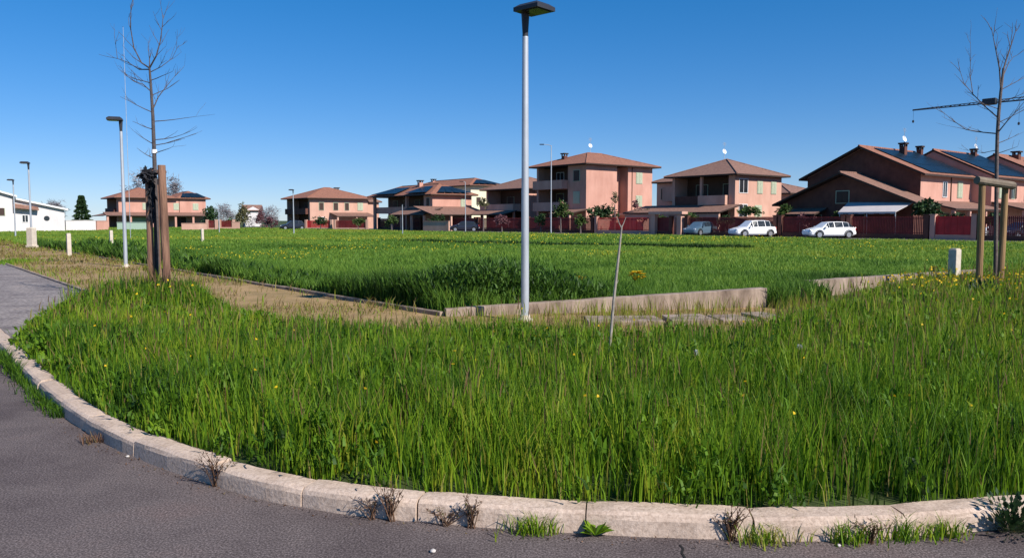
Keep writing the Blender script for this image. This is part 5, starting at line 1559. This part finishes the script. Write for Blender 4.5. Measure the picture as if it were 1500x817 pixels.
# left fences near hip roofed house
for i, (x0, x1, Y0, Y1, lb) in enumerate(((448, 488, 136, 134, 'red metal fence before the small red roofed house'), (490, 540, 133, 131, 'dark red fence right of the small red roofed house entrance'), (303, 320, 128, 128, 'reddish brown fence beside the dark round shrub'), (322, 345, 142, 142, 'rusty brown fence behind the thin white pole'))):
    p = Vector(((x0 - CX) / F * Y0, Y0, 0)); q = Vector(((x1 - CX) / F * Y1, Y1, 0)); L = (q - p).length
    r = empty('metal_fence', (p.x, p.y, G), math.atan2(q.y - p.y, q.x - p.x)); tag(r, lb, 'fence', 'red metal fences along the far street')
    b = MB(); b.box(0, L, -0.1, 0.1, -0.05, 0.4); b.build('plinth', M['plaster2'], r)
    b = MB()
    for k in range(int(L / 0.25)): b.box(k * 0.25, k * 0.25 + 0.2, -0.02, 0.02, 0.405, 1.6)
    b.build('railing', M['red'] if i == 0 else M['dkred'], r)
    for x in (0.2, L - 0.2):
        b = MB(); b.box(x - 0.2, x + 0.2, -0.2, 0.2, -0.05, 1.75); b.build('pillar', M['plaster2'], r)

# ------------------------------------------------------------------ cars
def car(name, X, Y, az, paint, label, L=4.3, W=1.78, H=1.55, hatch=True):
    r = empty(name, (X, Y, G), az); tag(r, label, 'car', 'cars parked by the far houses')
    h = L / 2
    # stations: x, floor z, belt z, top z, half width at belt, half width at top
    S = [(-h, 0.42, 0.78, 0.84, 0.70, 0.62), (-h + 0.10, 0.30, 0.92, 0.98, 0.80, 0.70), (-h + 0.30, 0.24, 0.98, 1.12 if hatch else 1.02, 0.86, 0.66), (-h + 0.75, 0.22, 1.0, H - 0.06, 0.885, 0.62),
         (-h + 1.3, 0.20, 0.99, H, 0.89, 0.62), (-0.1, 0.20, 0.96, H, 0.89, 0.62), (0.42, 0.20, 0.94, H - 0.05, 0.89, 0.61), (1.12, 0.20, 0.93, 1.0, 0.89, 0.72), (h - 0.55, 0.20, 0.84, 0.90, 0.86, 0.66), (h - 0.16, 0.24, 0.72, 0.78, 0.80, 0.6), (h, 0.36, 0.56, 0.62, 0.68, 0.5)]
    k = W / 1.78
    def ring(s):
        x, zf, zb, zt, wb, wt = s
        wb *= k; wt *= k
        half = [(wb * 0.86, zf), (wb * 0.98, zf + 0.12), (wb * 1.0, (zf + zb) / 2 + 0.05), (wb * 0.98, zb), (wt, zt - 0.03), (wt * 0.8, zt)]
        return [Vector((x, -y, z)) for y, z in half] + [Vector((x, y, z)) for y, z in reversed(half)]
    rings = [ring(s) for s in S]
    n = 12
    b = MB()
    b.add([p for rg in rings for p in rg], [(i * n + j, i * n + (j + 1) % n, (i + 1) * n + (j + 1) % n, (i + 1) * n + j) for i in range(len(S) - 1) for j in range(n)] + [tuple(range(n)), tuple((len(S) - 1) * n + j for j in reversed(range(n)))])
    b.build('body', paint, r, smooth=False)
    def glass(nm, quads):
        g = MB()
        for q in quads:
            c = sum(q, Vector()) / 4
            nn = (q[1] - q[0]).cross(q[3] - q[0]).normalized()
            if nn.dot(c - Vector((0, 0, 0.8))) < 0: nn = -nn
            g.add([c + (p - c) * 0.93 + nn * 0.012 for p in q], [(0, 1, 2, 3)])
        return g.build(nm, M['glass'], r, fix=False)
    for sgn in (3, 7):
        glass('side_window', [[rings[i][sgn], rings[i + 1][sgn], rings[i + 1][sgn + 1], rings[i][sgn + 1]] for i in (3, 4, 5)] + [[rings[2][sgn], rings[3][sgn], rings[3][sgn + 1], rings[2][sgn + 1]]] + [[rings[6][sgn], rings[6][sgn].lerp(rings[7][sgn], 0.75), rings[6][sgn + 1].lerp(rings[7][sgn + 1], 0.7), rings[6][sgn + 1]]])
    glass('windscreen', [[rings[6][4], rings[6][7], rings[7][7], rings[7][4]]])
    glass('rear_window', [[rings[2][4], rings[2][7], rings[3][7], rings[3][4]]])
    for wx in (-h + 0.78, h - 0.86):
        for sy_ in (-1, 1):
            b = MB(); rr = 0.335
            b.lathe([(rr * 0.92, -0.11), (rr, -0.07), (rr, 0.07), (rr * 0.92, 0.11)], 20)
            o = b.build('wheel', M['tyre'], r, (wx, sy_ * (W / 2 - 0.085), rr)); o.rotation_euler = (math.pi / 2, 0, 0)
            b = MB(); b.lathe([(rr * 0.66, -0.116), (rr * 0.66, 0.116)], 16); b.build('rim', M['rim'], o)
            b = MB()   # dark wheel arch lip
            arch = []
            for q in range(9):
                a = math.pi * q / 8
                arch.append(Vector((wx + 0.40 * math.cos(a), sy_ * (W / 2 + 0.002), 0.335 + 0.40 * math.sin(a))))
            b.tube(arch, 0.035, 6); b.build('wheel_arch', M['tyre'], r)
    for sy_ in (-1, 1):
        b = MB(); b.box(h - 0.28, h - 0.06, sy_ * 0.62 - 0.14, sy_ * 0.62 + 0.14, 0.62, 0.76); b.build('headlight', M['lamp_clear'], r, bevel=0.03)
        b = MB(); b.box(-h + 0.0, -h + 0.16, sy_ * 0.68 - 0.10, sy_ * 0.68 + 0.10, 0.72, 0.98); b.build('tail_light', M['lamp_red'], r, bevel=0.03)
        b = MB(); b.box(0.72, 0.9, sy_ * (W / 2 + 0.10) - 0.1, sy_ * (W / 2 + 0.10) + 0.1, 0.95, 1.08); b.build('mirror', paint, r, bevel=0.04)
    b = MB(); b.box(-h - 0.03, -h + 0.12, -0.74 * k, 0.74 * k, 0.34, 0.56); b.build('rear_bumper', paint, r, bevel=0.04)
    b = MB(); b.box(-h - 0.045, -h - 0.032, -0.26, 0.26, 0.60, 0.71); b.build('number_plate', M['white_paint'], r)
    return r
def cpos(px, Y): return (px - CX) / F * Y
car('parked_car', cpos(1025, 84), 84, R(180 + 42), M['car_blue'], 'blue grey parked car left of the two white cars, seen from behind', 4.1, 1.76, 1.5)
car('parked_car', cpos(1101, 77.5), 77.5, R(180 + 16), M['car_white'], 'white parked car between the blue car and the other white car', 4.5, 1.85, 1.62)
car('parked_car', cpos(1213, 71.5), 71.5, R(180 + 8), M['car_white'], 'white parked car nearest the pale awning', 4.45, 1.8, 1.5)
car('parked_car', cpos(430, 136), 136, R(200), M['car_dark'], 'dark blue parked car left of the small red roofed house', 4.4, 1.8, 1.6)
car('parked_car', cpos(1497, 66), 66, R(190), M['car_dark'], 'dark car partly cut by the right edge behind the stakes', 4.3, 1.8, 1.5)
car('parked_car', cpos(680, 113.5), 113.5, R(185), M['car_dark'], 'dark car under the porch before the cream walled house', 4.3, 1.8, 1.5)
car('parked_car', cpos(1424, 67.5), 67.5, R(250), M['car_white'], 'white car seen end on beside the bright red fence', 3.9, 1.7, 1.5)

# ------------------------------------------------------------------ crane at the right edge
tipv, mid_ = atY(1337, 161, 96), atY(1500, 145.5, 87)
dj = (mid_ - tipv).normalized()
zj = (tipv.z + mid_.z) / 2
tip = Vector((tipv.x, tipv.y, zj)); dj = Vector((mid_.x - tipv.x, mid_.y - tipv.y, 0)).normalized()
mast_p = tip + dj * 27
r = empty('tower_crane', (mast_p.x, mast_p.y, G)); tag(r, 'dark horizontal crane jib reaching in from the right edge above the terrace', 'crane')
O = Vector((mast_p.x, mast_p.y, G))
b = MB(); nn = Vector((-dj.y, dj.x, 0))
def jp(t, s_, z_): 
    k = 0.25 + 0.75 * min(1, t / 12)
    return tip + dj * t + nn * s_ * 0.26 * k + Vector((0, 0, z_ * 0.32 * k)) - O
N_ = 27
for s_, z_ in ((-1, -0.4), (1, -0.4), (0, 0.6)): b.tube([jp(0, s_, z_), jp(12, s_, z_), jp(27, s_, z_)], 0.05, 5)
for i in range(N_):
    for s_ in (-1, 1):
        b.tube([jp(i, s_, -0.4), jp(i + 0.5, 0, 0.6)], 0.022, 4); b.tube([jp(i + 0.5, 0, 0.6), jp(i + 1, s_, -0.4)], 0.022, 4)
    b.tube([jp(i, -1, -0.4), jp(i, 1, -0.4)], 0.035, 4)
b.build('jib', M['crane'], r)
tt_ = (atY(1450, 148, 89.6) - tip).dot(dj)
b = MB(); c = jp(tt_, 0, 0); mt = Matrix.Translation(c) @ Matrix.Rotation(math.atan2(dj.y, dj.x), 4, 'Z')
b.box(-0.7, 0.7, -0.35, 0.35, -0.3, 0.42, mt); b.build('trolley', M['crane'], r, bevel=0.08)
for px, y_ in ((1337.5, 178), (1494, 181)):
    t = 0.1 if px < 1400 else (atY(1494, 146, 87.3) - tip).dot(dj)
    c = jp(t, 0, -0.4); zb = atY(px, y_, (c + O).y).z - G
    h_ = MB(); h_.tube([c, Vector((c.x, c.y, zb))], 0.012, 4); h_.lathe([(0.04, 0.16), (0.12, 0.08), (0.12, -0.1), (0.04, -0.18)], 8, (c.x, c.y, zb)); h_.build('hook', M['crane'], r)
b = MB()
for sx_ in (-0.5, 0.5):
    for sy_ in (-0.5, 0.5): b.tube([(sx_, sy_, 0), (sx_, sy_, zj - G)], 0.07, 5)
for k in range(int(zj)):
    for (x0, y0, x1, y1) in ((-0.5, -0.5, 0.5, -0.5), (0.5, -0.5, 0.5, 0.5), (0.5, 0.5, -0.5, 0.5), (-0.5, 0.5, -0.5, -0.5)): b.tube([(x0, y0, k), (x1, y1, k + 1)], 0.035, 4)
b.build('mast', M['crane'], r)
b = MB(); b.box(-1.8, 1.8, -1.8, 1.8, -0.05, 0.5); b.build('base', M['wall_conc'], r)
